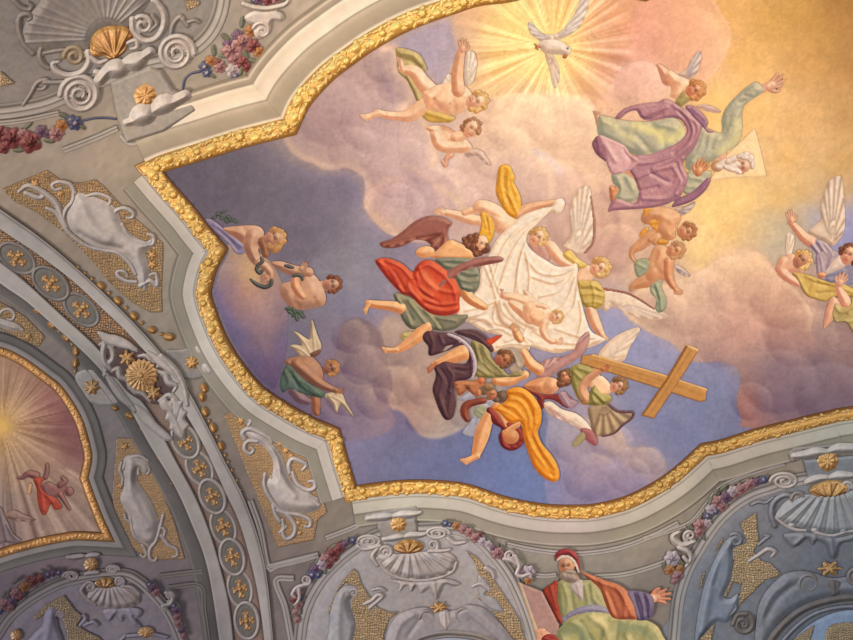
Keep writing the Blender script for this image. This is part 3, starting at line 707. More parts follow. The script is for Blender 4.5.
f, hp = head(582, 432, 46, 78, -0.8, PALE, BLOND, 15, .30)
t.part('drape', [cloth('240,205 285,208 330,225 352,250 370,300 330,300 300,300 330,345 355,395 350,430 330,432 312,395 285,340 262,320 246,300 243,250', OLIVE, ['260,225 310,235 345,270', '290,330 320,380 335,420', '-255,250 300,260 340,290'], 12, 10),
                 cloth('345,465 380,462 430,480 490,500 470,520 420,522 380,518 352,495', [(150, 112, 40), (212, 172, 88), (244, 218, 140)], ['370,480 420,495 465,508'], 10, 9)])
t.part('body', [lb('395,395,34 350,350,34 320,310,30 285,298,22 262,292,14', PALE), *foot(268, 295, -105, 55, PALE),
                lb('372,440,30 335,465,32 300,490,28 255,495,20 200,490,17 160,478,14', PALE), *foot(168, 480, 160, 80, PALE, -1),
                pl('352,400 380,378 420,360 475,350 530,365 562,400 550,450 515,480 480,492 420,478 372,460', PALE, H=44, w=55, folds=[('430,375 400,420 420,465', 14, -10), ('500,380 480,430 490,480', 14, -10)], st=[('402,418', 7, (170, 104, 74), .8), ('480,390', 6, (196, 120, 92), .7), ('470,440', 6, (196, 120, 92), .6), ('370,455 430,482 490,492', 14, (222, 168, 126), .7)]),
                lb('505,385,28 500,330,26 505,280,23 514,235,19 522,212,15', [(180, 112, 78), (236, 186, 146), (255, 232, 202)]), *hand(520, 222, -82, 62, ROSE, 16), *f])
t.part('hair', hp)
# ================================================================== the old man in green and violet
Z(580, 60, 4.265)
solo('triangular_halo', 'pale triangular halo behind the white-bearded old man', 'halo', [pl('745,290 770,380 795,494 650,502 555,512 600,430', [(226, 180, 120), (250, 222, 172), (255, 236, 200)], False, H=3, w=4, edge=.15)], layer=1.2)
t = Thing('cherub', 'cherub with curly red-blond hair and grey wings behind the old man in green', 'cherub', (500, 130), layer=1.0)
Z(640, 40, 8.53)
t.part('wing', [wing('330,290 400,240 430,170 480,110 520,95 522,170 500,240 470,300 435,330 380,320', (400, 310), [(430, 180), (478, 112), (518, 100), (518, 180), (490, 270)], [(150, 120, 116), (222, 196, 176), (255, 242, 222)], (158, 136, 146), (255, 246, 228), 12, H=24)])
t.part('wing', [wing('480,560 560,545 640,575 690,610 660,622 560,605', (490, 570), [(600, 560), (650, 585), (688, 610)], [(160, 120, 110), (230, 196, 170), (252, 236, 212)], (170, 130, 130), (255, 244, 226), 10, H=18)])
f, hp = head(465, 425, 80, 70, -0.5, [(170, 96, 66), (226, 158, 118), (248, 206, 164)], [(160, 92, 50), (206, 140, 86), (240, 190, 126)], 15, .40)
t.part('body', [lb('240,330,60 180,240,30 155,215,16', ROSE), pl('215,290 260,255 330,300 400,330 440,370 400,440 340,500 260,480 270,420 250,360', PALE, H=50, w=60, st=[('245,350 330,370', 18, (214, 150, 110), .8)]), lb('390,480,50 340,530,40', OLIVE), *f])
t.part('hair', hp)
Z(580, 60, 4.265)
GREEN = [(118, 124, 108), (182, 178, 154), (230, 218, 182)]
t = Thing('old_man', 'white-bearded old man in green robe and violet mantle reaching out one arm', 'person', (440, 330), layer=1.8)
f, hp = head(690, 452, 38, 88, -0.15, ROSE, None)
t.part('body', [*hand(795, 118, -28, 92, ROSE, 12, 1, -12), lb('760,130,18 800,112,15', ROSE), *hand(500, 490, -62, 80, TAN, 14, -1), lb('480,495,22 510,485,20', TAN), *foot(80, 275, -100, 60, ROSE), pl('125,540 150,545 160,580 135,610', TAN), lb('95,275,22 250,320,50 400,330,60 560,370,46 620,446,14 680,450,12', ROSE, H=1), lb('540,350,30 630,340,18 665,260,16 672,215,16 710,160,14 780,120,12', ROSE, H=1), lb('540,400,24 520,450,24 495,490,18', TAN, H=1), lb('250,350,40 200,500,34 150,570,12', TAN, H=1), *f])
t.part('robe', up=.14, pieces=[cloth('600,310 605,250 625,200 665,155 715,110 750,92 780,118 775,140 745,160 700,195 690,240 690,300 670,360 610,400 540,445 470,470 450,440 470,350 515,285', GREEN, ['615,230 660,170 740,115', '650,270 690,210 740,150', '-640,240 625,300', '530,310 510,380 480,430', '555,320 540,390 500,440', '590,330 575,370', '-680,180 720,170', '-700,150 735,160'], 10, 9, H=24, w=30, st=[('670,260 665,330 600,390', 22, (226, 218, 160), .7)]),
                cloth('78,240 110,238 180,255 280,262 340,255 400,245 440,280 450,330 420,380 370,395 300,410 240,405 180,380 120,340 78,315', GREEN, ['100,260 200,300 260,370', '330,270 400,290 430,300', '-150,270 240,330 300,390', '-300,270 350,330 360,380'], 14, 14, H=24, w=30, st=[('240,275 300,300 350,310', 20, (232, 222, 150), .75), ('350,340 400,330 435,300', 22, (232, 222, 150), .8), ('110,255 180,310 230,340', 14, (226, 216, 156), .6)]),
                cloth('140,480 200,485 240,520 255,560 240,595 200,605 150,590 165,550 140,520', GREEN, ['160,500 175,540 170,580', '200,500 225,550'], 12, 10, H=14, w=16),
                cloth('470,470 540,470 560,480 545,520 500,560 450,570 440,530', GREEN, ['470,500 520,510', '460,540 510,540'], 9, 8, H=10)])
t.part('mantle', [cloth('150,245 190,205 260,185 330,178 360,165 400,180 440,205 490,225 520,260 515,310 490,370 440,440 460,500 440,560 400,600 330,625 240,635 150,640 120,645 150,590 230,610 250,570 232,505 212,470 222,430 240,405 300,400 380,370 430,340 455,300 430,255 380,245 300,258 262,245 240,215 200,225 170,250', LILAC,
                  ['265,245 300,225 370,200', '-270,255 300,250 350,230', '400,190 460,250 480,310 440,380 330,430 240,440', '440,220 500,280 480,350 400,420 310,460', '-420,215 465,275 462,330 400,395', '400,460 430,510 410,570', '440,420 460,470 450,530', '-410,440 430,500', '-300,480 380,520 400,500', '240,500 320,470 400,450', '270,590 360,590 410,570', '-240,560 330,540', '510,230 540,270 530,300'], 13, 8, H=16, w=14),
                  cloth('52,360 62,335 80,322 105,345 110,400 125,440 100,425 70,400', [(88, 50, 72), (140, 92, 110), (180, 130, 136)], ['75,340 85,390'], 8, 8),
                  cloth('80,322 130,335 190,365 215,400 250,425 225,460 180,480 140,486 118,450 105,390', [(150, 104, 118), (218, 170, 172), (246, 214, 206)], ['110,360 150,430', '-185,380 215,430 190,470', '200,390 240,425'], 12, 10, H=10),
                  cloth('450,200 480,195 520,225 545,262 540,290 575,305 545,308 520,280', [(110, 70, 100), (164, 120, 140), (206, 166, 174)], ['480,205 530,250'], 8, 8, H=10),
                  cloth('545,500 556,515 530,560 480,600 420,622 390,625 420,590 480,560', [(100, 62, 92), (152, 106, 128), (196, 152, 160)], ['545,520 490,580 420,610'], 8, 8, H=10)], up=.30)
t.part('hand', hand(498, 492, -62, 84, TAN, 14, -1), up=.5, label='hand laid on his chest')
beard = []
for (x, y, a, b, c) in ((640, 440, 46, 20, 8), (610, 448, 36, 18, -12), (648, 424, 34, 15, -25), (668, 470, 26, 13, 30), (640, 462, 34, 13, 20), (688, 408, 22, 13, -10), (712, 402, 18, 12, 20), (728, 420, 14, 20, 10), (734, 446, 11, 20, 0), (700, 414, 22, 12, 12)):
    beard.append(el(x, y, a, b, [(168, 130, 110), (232, 214, 200), (255, 250, 242)], c, H=9, w=9, rough=8))
t.part('beard', [el(585, 452, 26, 24, [(130, 86, 60), (190, 140, 104), (220, 176, 140)], 0, H=8, rough=6)] + beard[:6], up=.42)
t.part('hair', beard[6:], up=.42)
# ================================================================== two putti under the mantle
AMB = [(168, 104, 66), (220, 164, 122), (246, 206, 162)]
Z(620, 195, 8.53)
t = Thing('putto', 'seated putto with orange sash directly under the violet mantle', 'putto', (380, 240), layer=1.4)
f, hp = head(570, 308, 84, 75, -0.5, AMB, [(120, 70, 44), (176, 116, 78), (214, 158, 110)], 15, .22, hairline=.95)
t.part('wing', [wing('470,110 560,90 630,55 640,80 590,140 530,172 490,150', (490, 135), [(632, 62), (610, 120), (560, 155)], [(140, 120, 120), (196, 174, 162), (226, 206, 190)], (142, 122, 130), (236, 220, 204), 10, H=16)])
t.part('body', [lb('250,130,40 230,200,50 290,180,40', AMB), lb('310,320,42 240,370,50 170,430,44 110,470,28 95,520,16 130,570,12', AMB), pl('210,130 300,95 420,110 500,150 520,200 480,290 470,360 420,385 350,360 300,300 290,230 220,220', AMB, H=60, w=80, folds=[('360,180 440,230 470,300', 24, 14)], st=[('460,290', 30, (238, 184, 126), .6)]), lb('260,380,26 320,350,30 300,400,28', AMB), *f])
t.part('sash', [cloth('245,230 320,190 365,185 350,280 330,300 290,290', [(170, 96, 20), (228, 162, 68), (248, 206, 120)], ['270,240 340,220', '300,280 350,210'], 14, 12)])
t.part('sash', [cloth('205,110 265,110 260,140 215,180', [(170, 92, 20), (230, 160, 66), (248, 206, 120)], ['215,130 250,120'], 10, 10)])
t.part('sash', [cloth('165,360 185,300 235,270 240,300 200,340', [(170, 92, 20), (226, 160, 70), (248, 206, 120)], ['190,320 225,290'], 10, 10)])
t.part('sash', [cloth('310,400 350,370 410,390 400,420 330,420', [(150, 84, 20), (210, 140, 56), (246, 206, 120)], ['330,400 390,400'], 10, 10)])
t.part('hair', hp)
t = Thing('putto', 'kneeling putto with grey-green cloth below the one with orange sash', 'putto', (350, 560), layer=1.9)
Z(600, 200, 5.331)
f, hp = head(402, 268, 50, 68, -0.75, AMB, [(150, 96, 60), (200, 146, 104), (232, 182, 132)], 13, .24)
t.part('wing', [wing('400,345 440,360 480,400 470,410 430,395 405,375', (405, 360), [(478, 404), (450, 400), (425, 388)], [(160, 140, 140), (206, 186, 176), (232, 214, 200)], (120, 100, 110), (238, 224, 210), 5, H=8)])
t.part('body', [lb('330,380,44 270,420,40 220,440,30 175,460,18 165,480,10', AMB), pl('290,250 340,240 385,290 395,340 370,390 320,420 260,430 240,390 260,320', AMB, H=40, w=55, folds=[('300,280 290,340 320,390', 16, -9)]), lb('365,330,26 365,400,24 385,450,18 410,478,12', [(160, 92, 60), (218, 150, 110), (244, 198, 154)]), *hand(398, 470, 40, 52, AMB, 14), *f])
t.part('cloth', [cloth('185,330 230,310 262,325 250,380 210,410 190,390', SAGE, ['200,340 240,360'], 9, 8), cloth('275,440 325,420 330,470 350,520 352,570 320,600 295,580 300,530 270,490', SAGE, ['300,450 320,520 325,580', '-290,470 310,530'], 12, 9)])
t.part('hair', hp)
# ================================================================== the angels at the right edge
Z(700, 140, 5.562)
t = Thing('angel', 'angel in lilac sleeve with one arm raised and a tall white wing', 'angel', (720, 580), layer=.9)
t.part('wing', [wing('675,440 668,380 690,300 710,240 745,205 785,200 795,240 800,320 808,430 800,510 770,560 735,590 690,560 620,530 605,500 640,470', (735, 570), [(672, 400), (690, 310), (712, 245), (750, 210), (785, 205), (798, 330), (805, 440), (795, 510)], [(160, 128, 108), (222, 200, 178), (246, 232, 212)], (166, 136, 118), (250, 240, 224), 7, H=20)])
t.part('body', [lb('625,570,34 580,540,30 540,495,24 505,455,18', ROSE), *hand(512, 462, -102, 80, ROSE, 9, 1)])
t.part('sleeve', [cloth('600,575 640,552 690,562 730,600 760,640 720,700 640,690 650,640', [(112, 92, 120), (178, 158, 168), (226, 212, 206)], ['625,580 670,640', '655,560 700,630', '690,570 740,640', '-640,575 685,640'], 12, 8, H=18, w=18)])
Z(770, 255, 7.53)
t.part('gown', [cloth('350,0 420,-40 520,-20 560,50 500,110 440,140 420,190 360,160 350,60', [(112, 92, 120), (178, 158, 168), (222, 206, 202)], ['380,20 400,120', '470,0 440,110', '-430,0 410,140'], 14, 10, H=18)])
t = Thing('angel', 'brown-haired angel in blue cut off by the picture edge, face turned aside', 'angel', (590, 60), layer=1.4)
Z(740, 240, 7.53)
f, hp = head(820, 110, 80, 20, -0.5, ROSE, BROWN, 13, .30)
t.part('gown', [cloth('640,250 720,210 800,200 900,190 960,220 960,330 860,330 760,340 660,310', [(84, 84, 116), (140, 136, 160), (186, 178, 186)], ['660,260 780,230', '680,300 800,290'], 12, 12)])
t.part('body', [pl('740,120 780,150 800,190 700,240 640,260 660,210', [(180, 150, 140), (228, 206, 190), (250, 238, 224)]), el(615, 262, 34, 22, TAN), *f])
t.part('hair', hp)
t = Thing('putto', 'blond putto leaning on rosy cloud over a yellow cloth', 'putto', (440, 160), layer=1.9)
f, hp = head(465, 150, 74, 52, -0.6, [(140, 88, 66), (204, 146, 112), (236, 190, 156)], BLOND, 15, .30)
t.part('wing', [wing('350,-40 380,-60 410,-20 400,60 380,110 345,100 345,30', (365, 90), [(352, -30), (380, -50), (405, -10)], WHITE, (190, 160, 140), (250, 240, 224), 7, H=14)])
t.part('body', [pl('290,190 330,130 390,100 440,130 480,200 470,250 400,250 340,250', ROSE, H=36, w=50), lb('330,160,40 310,220,40 350,270,36 410,310,30 440,330,22', ROSE), *f])
t.part('hair', hp)
t.part('cloth', [cloth('395,245 440,245 520,262 600,290 690,320 760,320 870,370 960,380 960,440 800,420 700,430 640,460 560,440 510,422 470,380 440,310', [(140, 108, 50), (206, 172, 92), (238, 212, 138)], ['430,265 470,340 510,410', '500,270 560,310 520,400', '-560,320 660,340', '600,310 720,340 860,400', '-580,400 700,390'], 16, 12, H=22)])
t = Thing('angel', 'angel in olive green lifting an open hand at the picture edge', 'angel', (780, 470), layer=2.5)
t.part('body', [lb('800,480,50 770,420,40 745,370,28 735,330,22', ROSE), *hand(738, 345, -58, 120, ROSE, 14, -1), pl('680,440 720,430 760,520 700,600 660,640 630,660 640,560', ROSE)])
t.part('gown', [cloth('690,540 720,470 770,500 830,480 840,430 960,440 960,760 860,700 800,620 730,620 700,590', OLIVE, ['720,500 760,540 850,500', '-740,600 800,560', '760,620 900,600', '840,680 940,640'], 18, 14, H=24)])
# ================================================================== the angels with the sheet
def ZA(): Z(340, 170, 5.331)
def ZB(): Z(480, 170, 5.331)
def ZC(): Z(400, 215, 7.53)
def ZD(): Z(340, 250, 6.093)
def ZE(): Z(460, 250, 6.093)
def ZF(): Z(560, 250, 6.093)
def ZG(): Z(410, 320, 6.093)
def ZH(): Z(530, 340, 4.739)
def ZI(): Z(440, 370, 5.331)
def ZJ(): Z(425, 355, 8.53)
def ZK(): Z(490, 325, 6.4)
WARMW = [(178, 140, 116), (236, 214, 190), (255, 246, 230)]
# --- blond angel in yellow holding the far side of the sheet
ZF(); t = Thing('angel', 'blond angel in yellow tunic with tall white wings gripping the far edge of the sheet', 'angel', (200, 250), layer=.5)
ZB()
t.part('wing', [wing('440,412 470,370 482,320 476,240 488,170 520,110 560,82 586,98 600,180 613,290 606,380 575,428 530,460 490,445', (520, 440), [(482, 250), (492, 180), (520, 118), (548, 90), (578, 95), (594, 170), (606, 280), (600, 370)], WARMW, (196, 164, 142), (255, 248, 236), 7, H=22),
                lb('590,140,3 604,230,5 610,310,6 600,390,6 560,440,5', [(130, 76, 66), (176, 124, 106), (206, 160, 140)])])
ZF()
t.part('wing', [wing('258,232 330,242 420,262 500,304 565,352 645,388 652,408 600,424 520,420 450,402 380,372 320,345 290,368 258,366 250,300', (290, 300), [(640, 400), (590, 416), (520, 412), (440, 392), (370, 365)], WARMW, (190, 158, 140), (252, 242, 226), 9, H=22),
                lb('262,238,6 330,246,6 420,266,6 500,310,6 572,358,4', [(120, 62, 56), (160, 98, 86), (190, 130, 112)])])
f, hp = head(240, 108, 62, 60, -0.55, PALE, BLOND, 17, .34)
ZF()
t.part('body', [pl('120,120 170,90 210,130 190,190 110,200 90,180', PALE, H=20), lb('185,360,34 205,420,36 232,480,30 262,525,18', [(186, 116, 84), (238, 190, 150), (255, 236, 208)]), *hand(262, 520, 45, 46, PALE, 10), lb('-60,-20,40 10,60,36 60,88,28 105,92,16', PALE), *hand(88, 92, -10, 50, PALE, 8), *f])
t.part('tunic', [cloth('102,190 160,184 225,188 262,232 276,285 258,340 205,362 150,345 120,300', [(134, 108, 40), (202, 172, 92), (240, 216, 140)], ['140,220 200,215 250,240', '130,270 200,265 262,280', '150,320 210,315 255,325', '-130,240 200,240 260,258', '190,200 210,270 205,340'], 12, 9, H=22, w=24),
                 cloth('15,30 60,0 110,50 165,88 125,112 70,84', [(160, 120, 40), (224, 190, 100), (250, 230, 160)], ['40,30 120,90'], 10, 9, H=12)])
t.part('hair', hp)
# --- child peeping over the edge
ZB(); t = Thing('putto', 'blond child peeping over the top edge of the white sheet', 'putto', (310, 360), layer=1.1)
f, hp = head(308, 358, 52, 38, -0.5, PALE, BLOND, 15, .30)
t.part('body', [pl('265,380 330,390 360,430 370,480 320,490 270,440', [(150, 100, 92), (196, 146, 132), (220, 178, 160)], H=16), *f])
t.part('hair', hp)
# --- angel in golden yellow at the top
Z(420, 155, 8.53)
t = Thing('angel', 'angel in billowing golden yellow stretching both arms to lift the sheet', 'angel', (600, 480), layer=1.2)
t.part('body', [lb('520,560,44 420,545,44 330,515,38 250,495,32 190,485,28', PALE), *hand(215, 488, 186, 100, PALE, 6), lb('470,470,30 430,470,30 380,490,26', PALE), pl('455,430 495,385 580,388 690,440 770,520 860,520 930,470 960,560 900,640 720,680 640,640 600,560 520,500 460,480', PALE, H=60, w=70, folds=[('600,500 700,540 800,560', 16, -10)], st=[('560,520 640,560 700,600', 20, (214, 156, 116), .6)])])
ZB(); t.part('arm', [lb('200,235,30 250,205,26 310,188,22 365,178,18 395,172,16', [(178, 110, 78), (232, 182, 142), (255, 230, 196)]), *hand(385, 172, 10, 54, PALE, 8)])
Z(420, 155, 8.53)
t.part('drape', [cloth('665,130 680,95 715,78 765,92 790,140 812,195 800,230 835,300 860,370 862,450 850,520 800,535 745,500 690,420 650,330 652,230', GOLDY, ['690,110 690,250 720,400', '760,110 750,260 800,450', '720,300 790,400 830,500', '-720,120 715,260 760,420', '780,200 820,330'], 14, 13, H=28, w=28),
                 cloth('515,490 560,488 612,540 635,610 625,690 580,760 530,740 500,690 520,600', GOLDY, ['540,510 570,620', '585,540 600,660', '-560,520 585,640'], 12, 11, H=20)])
# --- the sheet
Z()
SHEET = '552,206 555,200 562,198 565,203 562,211 556,214 551,211 543,218 536,225 528,233 527,243 534,252 546,260 557,266 568,266 576,263 578,270 577,280 582,304 590,329 600,336 605,340 590,347 574,349 558,353 542,350 530,346 529,350 509,352 494,352 489,343 500,336 484,331 470,323 458,316 458,298 471,295 478,288 480,271 483,263 488,256 497,239 510,226 523,215 542,208'
t = Thing('sheet', 'big white cloth held up by the angels with the infant lying on it', 'cloth', (530, 280), layer=1.7)
LIN = [(196, 154, 118), (246, 230, 208), (255, 253, 246)]
_rad = ['549,211 530,228 512,252 498,292', '548,214 520,240 503,280', '546,214 530,234 520,260 516,290', '540,216 522,226 505,246 492,285', '530,222 508,240 492,270', '523,250 518,275 520,300', '526,252 530,275 528,300',
   '575,266 560,274 540,272 527,258', '575,268 556,282 532,276', '575,272 560,290 540,296', '576,276 566,300 546,314', '578,282 574,306 560,322', '580,300 582,318 578,336', '598,338 580,336 556,328', '600,339 582,343 558,342', '597,340 578,348 556,348',
   '466,310 482,306 497,300', '464,317 482,313 494,305', '497,300 494,314 496,322 508,326 520,330', '500,300 504,312 514,320 524,328', '470,322 484,318 492,323', '530,344 524,336 528,324', '506,341 522,336 534,341', '498,346 514,343 530,345', '534,330 550,339 568,341', '484,262 492,282 497,298', '489,257 494,276 500,292', '486,330 500,328 512,334']
_shift = lambda s, dx, dy: ' '.join('%g,%g' % (float(p.split(',')[0]) + dx, float(p.split(',')[1]) + dy) for p in s.split())
t.part('linen', [cloth(SHEET, LIN, _rad, .9, 1.7, H=2.6, w=3.0, st=[(_shift(q, -1.4, 1.3), 1.0, (196, 148, 106), .55) for q in _rad] + [(_shift(q, .6, -.6), .8, (255, 246, 226), .7) for q in _rad] + [('520,300 540,318 548,335', 5, (240, 208, 176), .5), ('496,304 502,322 518,330', 2.2, (170, 122, 86), .75), ('504,304 516,320 536,330', 1.6, (178, 132, 96), .6), ('462,318 480,320 492,327', 1.6, (176, 132, 98), .6), ('500,350 512,347 528,349', 1.2, (180, 140, 110), .5)])])
# --- the infant
ZE(); t = Thing('infant', 'naked infant lying on the white sheet with arms spread', 'infant', (460, 380), layer=2.3)
f, hp = head(586, 405, 46, 78, -0.35, PALE, BLOND, 13, .22)
t.part('body', [lb('440,320,24 420,280,22 395,250,12', PALE), lb('440,330,44 360,300,34 300,285,26 260,275,20', PALE), *foot(268, 280, -108, 50, ROSE), lb('430,410,42 380,370,36 340,340,30 310,320,18', PALE),
     pl('390,330 440,310 520,330 560,380 540,440 500,470 440,450 390,410', PALE, H=44, w=46, folds=[('440,335 420,380 430,430', 12, -8)], st=[('450,395', 6, (200, 130, 100), .7), ('420,440 480,470', 10, (214, 154, 116), .7)]), lb('515,440,26 505,485,24 525,530,20 560,555,18 590,555,13', PALE), *hand(582, 555, -8, 56, PALE, 16), lb('520,345,16 500,338,14 470,338,10', PALE), *f])
t.part('hair', hp)
# ================================================================== the angel in red
ZA(); t = Thing('angel', 'brown-haired angel in red mantle and green tunic with rust-brown wings', 'angel', (560, 560), layer=2.7)
RW = [(92, 44, 42), (150, 92, 82), (196, 144, 124)]
t.part('wing', [wing('214,386 270,368 330,328 400,272 470,245 545,250 588,274 594,290 576,312 572,350 586,400 572,440 545,450 500,415 462,380 400,372 340,402 280,416 228,410', (560, 330), [(220, 394), (250, 402), (300, 400), (350, 384), (410, 360), (470, 372), (530, 432)], RW, (96, 44, 40), (206, 140, 112), 8, H=22, st=None) if False else
                wing('214,386 270,368 330,328 400,272 470,245 545,250 588,274 594,290 576,312 572,350 586,400 572,440 545,450 500,415 462,380 400,372 340,402 280,416 228,410', (560, 330), [(220, 394), (250, 402), (300, 400), (350, 384), (410, 360), (470, 372), (530, 432)], RW, (96, 44, 40), (206, 140, 112), 8, H=22)])
ZD()
t.part('skirt', [cloth('330,262 430,288 520,348 590,392 690,396 780,396 720,468 640,492 560,484 500,480 430,478 382,425 356,350', [(64, 70, 58), (126, 124, 102), (186, 180, 142)], ['345,290 400,360 430,450', '420,310 480,390 540,470', '-380,320 440,420', '520,370 580,430 600,480', '600,410 700,430', '-560,400 620,470'], 13, 11, H=22, w=22), cloth('365,520 400,495 470,505 480,545 420,560 380,545', OLIVE, ['390,520 450,525'], 9, 9)])
ZD()
LEG = [(176, 98, 56), (236, 178, 124), (255, 226, 178)]
t.part('body', [lb('375,352,36 300,338,30 235,332,26 172,322,20', LEG), *foot(180, 318, 118, 72, LEG), lb('530,462,36 488,510,40 425,560,32 370,596,24 335,610,18', LEG), *foot(345, 606, 178, 88, LEG, -1),
     lb('750,230,40 790,290,34 850,330,28 880,345,22', LEG)])
ZC()
f, hp = head(612, 215, 66, 15, 0.85, PALE, None)
t.part('torso', [pl('365,190 440,205 540,255 560,300 540,330 430,335 300,330 230,310 250,290', LEG, H=26, w=30), el(190, 276, 72, 44, LEG, -8, H=26), *f], label='bare shoulders and bent arm')
hq = []
for i, (x, y, r) in enumerate(((500, 190, 32), (530, 170, 32), (570, 160, 30), (540, 210, 42), (580, 200, 40), (520, 235, 34), (560, 250, 44), (600, 240, 40), (600, 280, 34), (640, 260, 36), (570, 290, 28), (490, 205, 24), (610, 190, 26), (640, 225, 26), (655, 245, 22), (480, 180, 18))):
    hq.append(el(x, y, r, r * .8, BROWN, i * 41, H=r * .5, edge=.25))
t.part('hair', hq)
t.part('tunic', [cloth('265,335 330,316 470,318 540,330 590,410 602,480 582,560 520,578 462,560 425,490 400,420 330,395', [(66, 76, 64), (130, 132, 112), (180, 176, 146)], ['300,340 400,335 500,345', '460,420 520,440 580,440', '450,480 520,500 590,490', '470,540 530,550', '-450,450 520,470 590,462', '-350,360 450,370'], 13, 12, H=24, w=26)])
ZD()
t.part('mantle', [cloth('216,70 240,48 300,50 375,80 440,132 462,100 505,62 570,66 640,115 700,170 728,240 726,310 722,372 650,398 560,388 490,340 430,280 390,270 340,230 270,150', RED, ['230,65 300,110 350,200 380,255', '-260,70 340,150 390,240', '290,60 380,110 430,170', '470,110 540,90 620,140', '465,140 480,220 560,280', '480,100 520,180 600,240 700,260', '-460,180 500,260 600,320', '520,300 620,330 720,320', '540,350 640,365 715,350', '-530,325 620,350 720,340', '430,170 420,230 480,300', '-440,140 430,200', '640,160 690,230 710,300'], 13, 12, H=26, w=24, st=[('520,150 560,200 590,230', 22, (240, 140, 96), .6), ('300,130 350,200', 16, (150, 34, 26), .5)])])
ZC()
t.part('wing', [wing('268,548 300,485 360,420 450,368 550,330 650,314 740,308 778,325 765,350 660,372 560,394 475,422 420,465 380,505 320,548', (720, 335), [(275, 545), (300, 535), (340, 520), (400, 470), (470, 420), (560, 385)], [(96, 48, 50), (158, 100, 92), (204, 156, 140)], (104, 52, 48), (212, 160, 140), 9, H=26)])
# ================================================================== the angel with the cross
Z(); t = Thing('angel', 'brown-haired angel in olive green embracing the wooden cross, grey wings spread', 'angel', (595, 390), layer=1.3)
t.part('wing', [wing('598,356 606,344 617,335 629,329.5 638.5,327 639.8,330.5 635.5,338 629,349 624,360 610,364', (606, 358), [(637, 329), (638, 333), (632, 344), (625, 356)], WARMW, (206, 176, 150), (255, 250, 236), 1.4, H=4)])
ZH()
t.part('wing', [wing('275,322 320,305 372,300 405,332 450,336 485,334 496,350 480,375 440,402 400,440 345,456 300,446 288,400', (350, 300), [(300, 440), (345, 450), (395, 435), (435, 400), (475, 368)], [(104, 84, 66), (168, 144, 112), (206, 186, 150)], (110, 84, 70), (218, 196, 156), 8, H=18),
                lb('372,306,5 410,334,6 450,340,6 488,342,6 480,372,5 440,402,5 400,440,5 345,456,4', [(66, 40, 48), (104, 70, 78), (140, 108, 110)])])
f, hp = head(418, 216, 42, 62, -0.4, ROSE, [(84, 56, 34), (142, 104, 68), (190, 150, 104)], 15, .30)
t.part('body', [pl('285,190 330,165 375,200 390,240 340,270 290,240', PALE, H=18), lb('262,280,28 242,235,32 262,185,28 310,150,22 345,132,16', [(150, 90, 66), (208, 152, 116), (240, 198, 160)]), *f])
t.part('tunic', [cloth('185,150 215,115 270,120 310,150 285,165 240,230 270,290 300,200 340,240 385,265 375,300 320,310 270,305 235,285 200,220', [(92, 84, 40), (158, 148, 84), (206, 198, 134)], ['210,150 240,180', '300,240 350,290', '280,220 310,300', '-300,260 340,300', '230,130 280,150'], 12, 9, H=20, w=22)])
t.part('hair', hp)
t.part('hand', hand(335, 138, -18, 46, RUDDY, 8), up=.55)
t = Thing('cross', 'large wooden cross carried by the angel in olive green', 'cross', (640, 200), layer=1.75)
WOOD = [(130, 82, 36), (190, 136, 76), (224, 176, 112)]
gr = [('300,95 620,190 820,262', 4, (160, 108, 56), .45), ('280,82 600,172', 3, (214, 164, 100), .4), ('400,140 640,215', 2.5, (150, 100, 50), .4)]
t.part('beam', [pl('244,72 296,68 632,168 836,238 832,288 800,292 618,232 370,152 238,112', WOOD, False, H=7, w=5, st=gr, edge=.4), pl('296,64 634,162 840,230 838,240 630,172 292,76', [(200, 150, 90), (226, 178, 112), (244, 206, 146)], False, H=9, w=5)])
t.part('crossbeam', [pl('738,24 800,46 702,200 586,372 526,356 640,190', WOOD, False, H=9, w=5, st=[('760,50 660,210 560,360', 4, (156, 106, 54), .45), ('745,50 650,190', 3, (214, 166, 100), .4)], edge=.4), pl('738,18 800,42 796,54 734,30', [(210, 160, 100), (236, 192, 128), (246, 212, 152)], False, H=10, w=5), pl('738,24 748,28 648,196 534,358 526,356 640,190', [(110, 68, 30), (150, 100, 52), (180, 130, 76)], False, H=8, w=4)])
# ================================================================== angel with the pink wings
ZK(); t = Thing('angel', 'angel with rosy pink wings seen from behind, between the cross and the orange cloak', 'angel', (400, 390), layer=2.9)
PW = [(132, 84, 84), (190, 142, 136), (230, 196, 184)]
t.part('wing', [wing('300,330 310,270 345,225 410,206 470,200 535,160 560,100 605,50 632,42 636,95 605,168 545,222 470,268 405,312 350,342', (330, 310), [(350, 232), (400, 215), (450, 208), (500, 186), (560, 120), (610, 56), (632, 60)], PW, (150, 98, 98), (238, 208, 196), 8, H=22, k=.8)])
ZH()
t.part('wing', [wing('62,300 100,290 150,325 215,345 262,380 292,420 316,462 318,495 296,496 262,468 235,424 185,394 120,366 80,336', (80, 310), [(316, 492), (290, 485), (250, 450), (225, 420), (180, 390), (120, 362)], WARMW, (180, 130, 120), (255, 246, 232), 7, H=18, k=.8),
                pl('238,420 292,425 318,470 316,498 296,494 262,466', [(110, 50, 60), (160, 92, 96), (196, 138, 132)], H=8), pl('200,500 215,465 250,435 262,460 240,490 215,505', [(110, 96, 66), (164, 150, 110), (200, 186, 146)], H=6)])
ZK()
t.part('sash', [cloth('200,400 260,410 330,440 420,440 470,430 540,490 530,530 480,525 430,490 390,475 345,480 345,530 320,530 300,460 250,430', [(70, 20, 24), (126, 46, 46), (168, 84, 76)], ['240,415 320,455 340,510'], 10, 9), cloth('440,430 480,425 510,470 560,490 530,530 490,520 450,470', [(110, 80, 100), (168, 136, 150), (206, 180, 184)], ['460,440 500,510'], 9, 9)])
f, hp = head(478, 325, 44, -20, 0.3, TAN, [(70, 44, 28), (120, 86, 58), (168, 128, 88)], 13, .34)
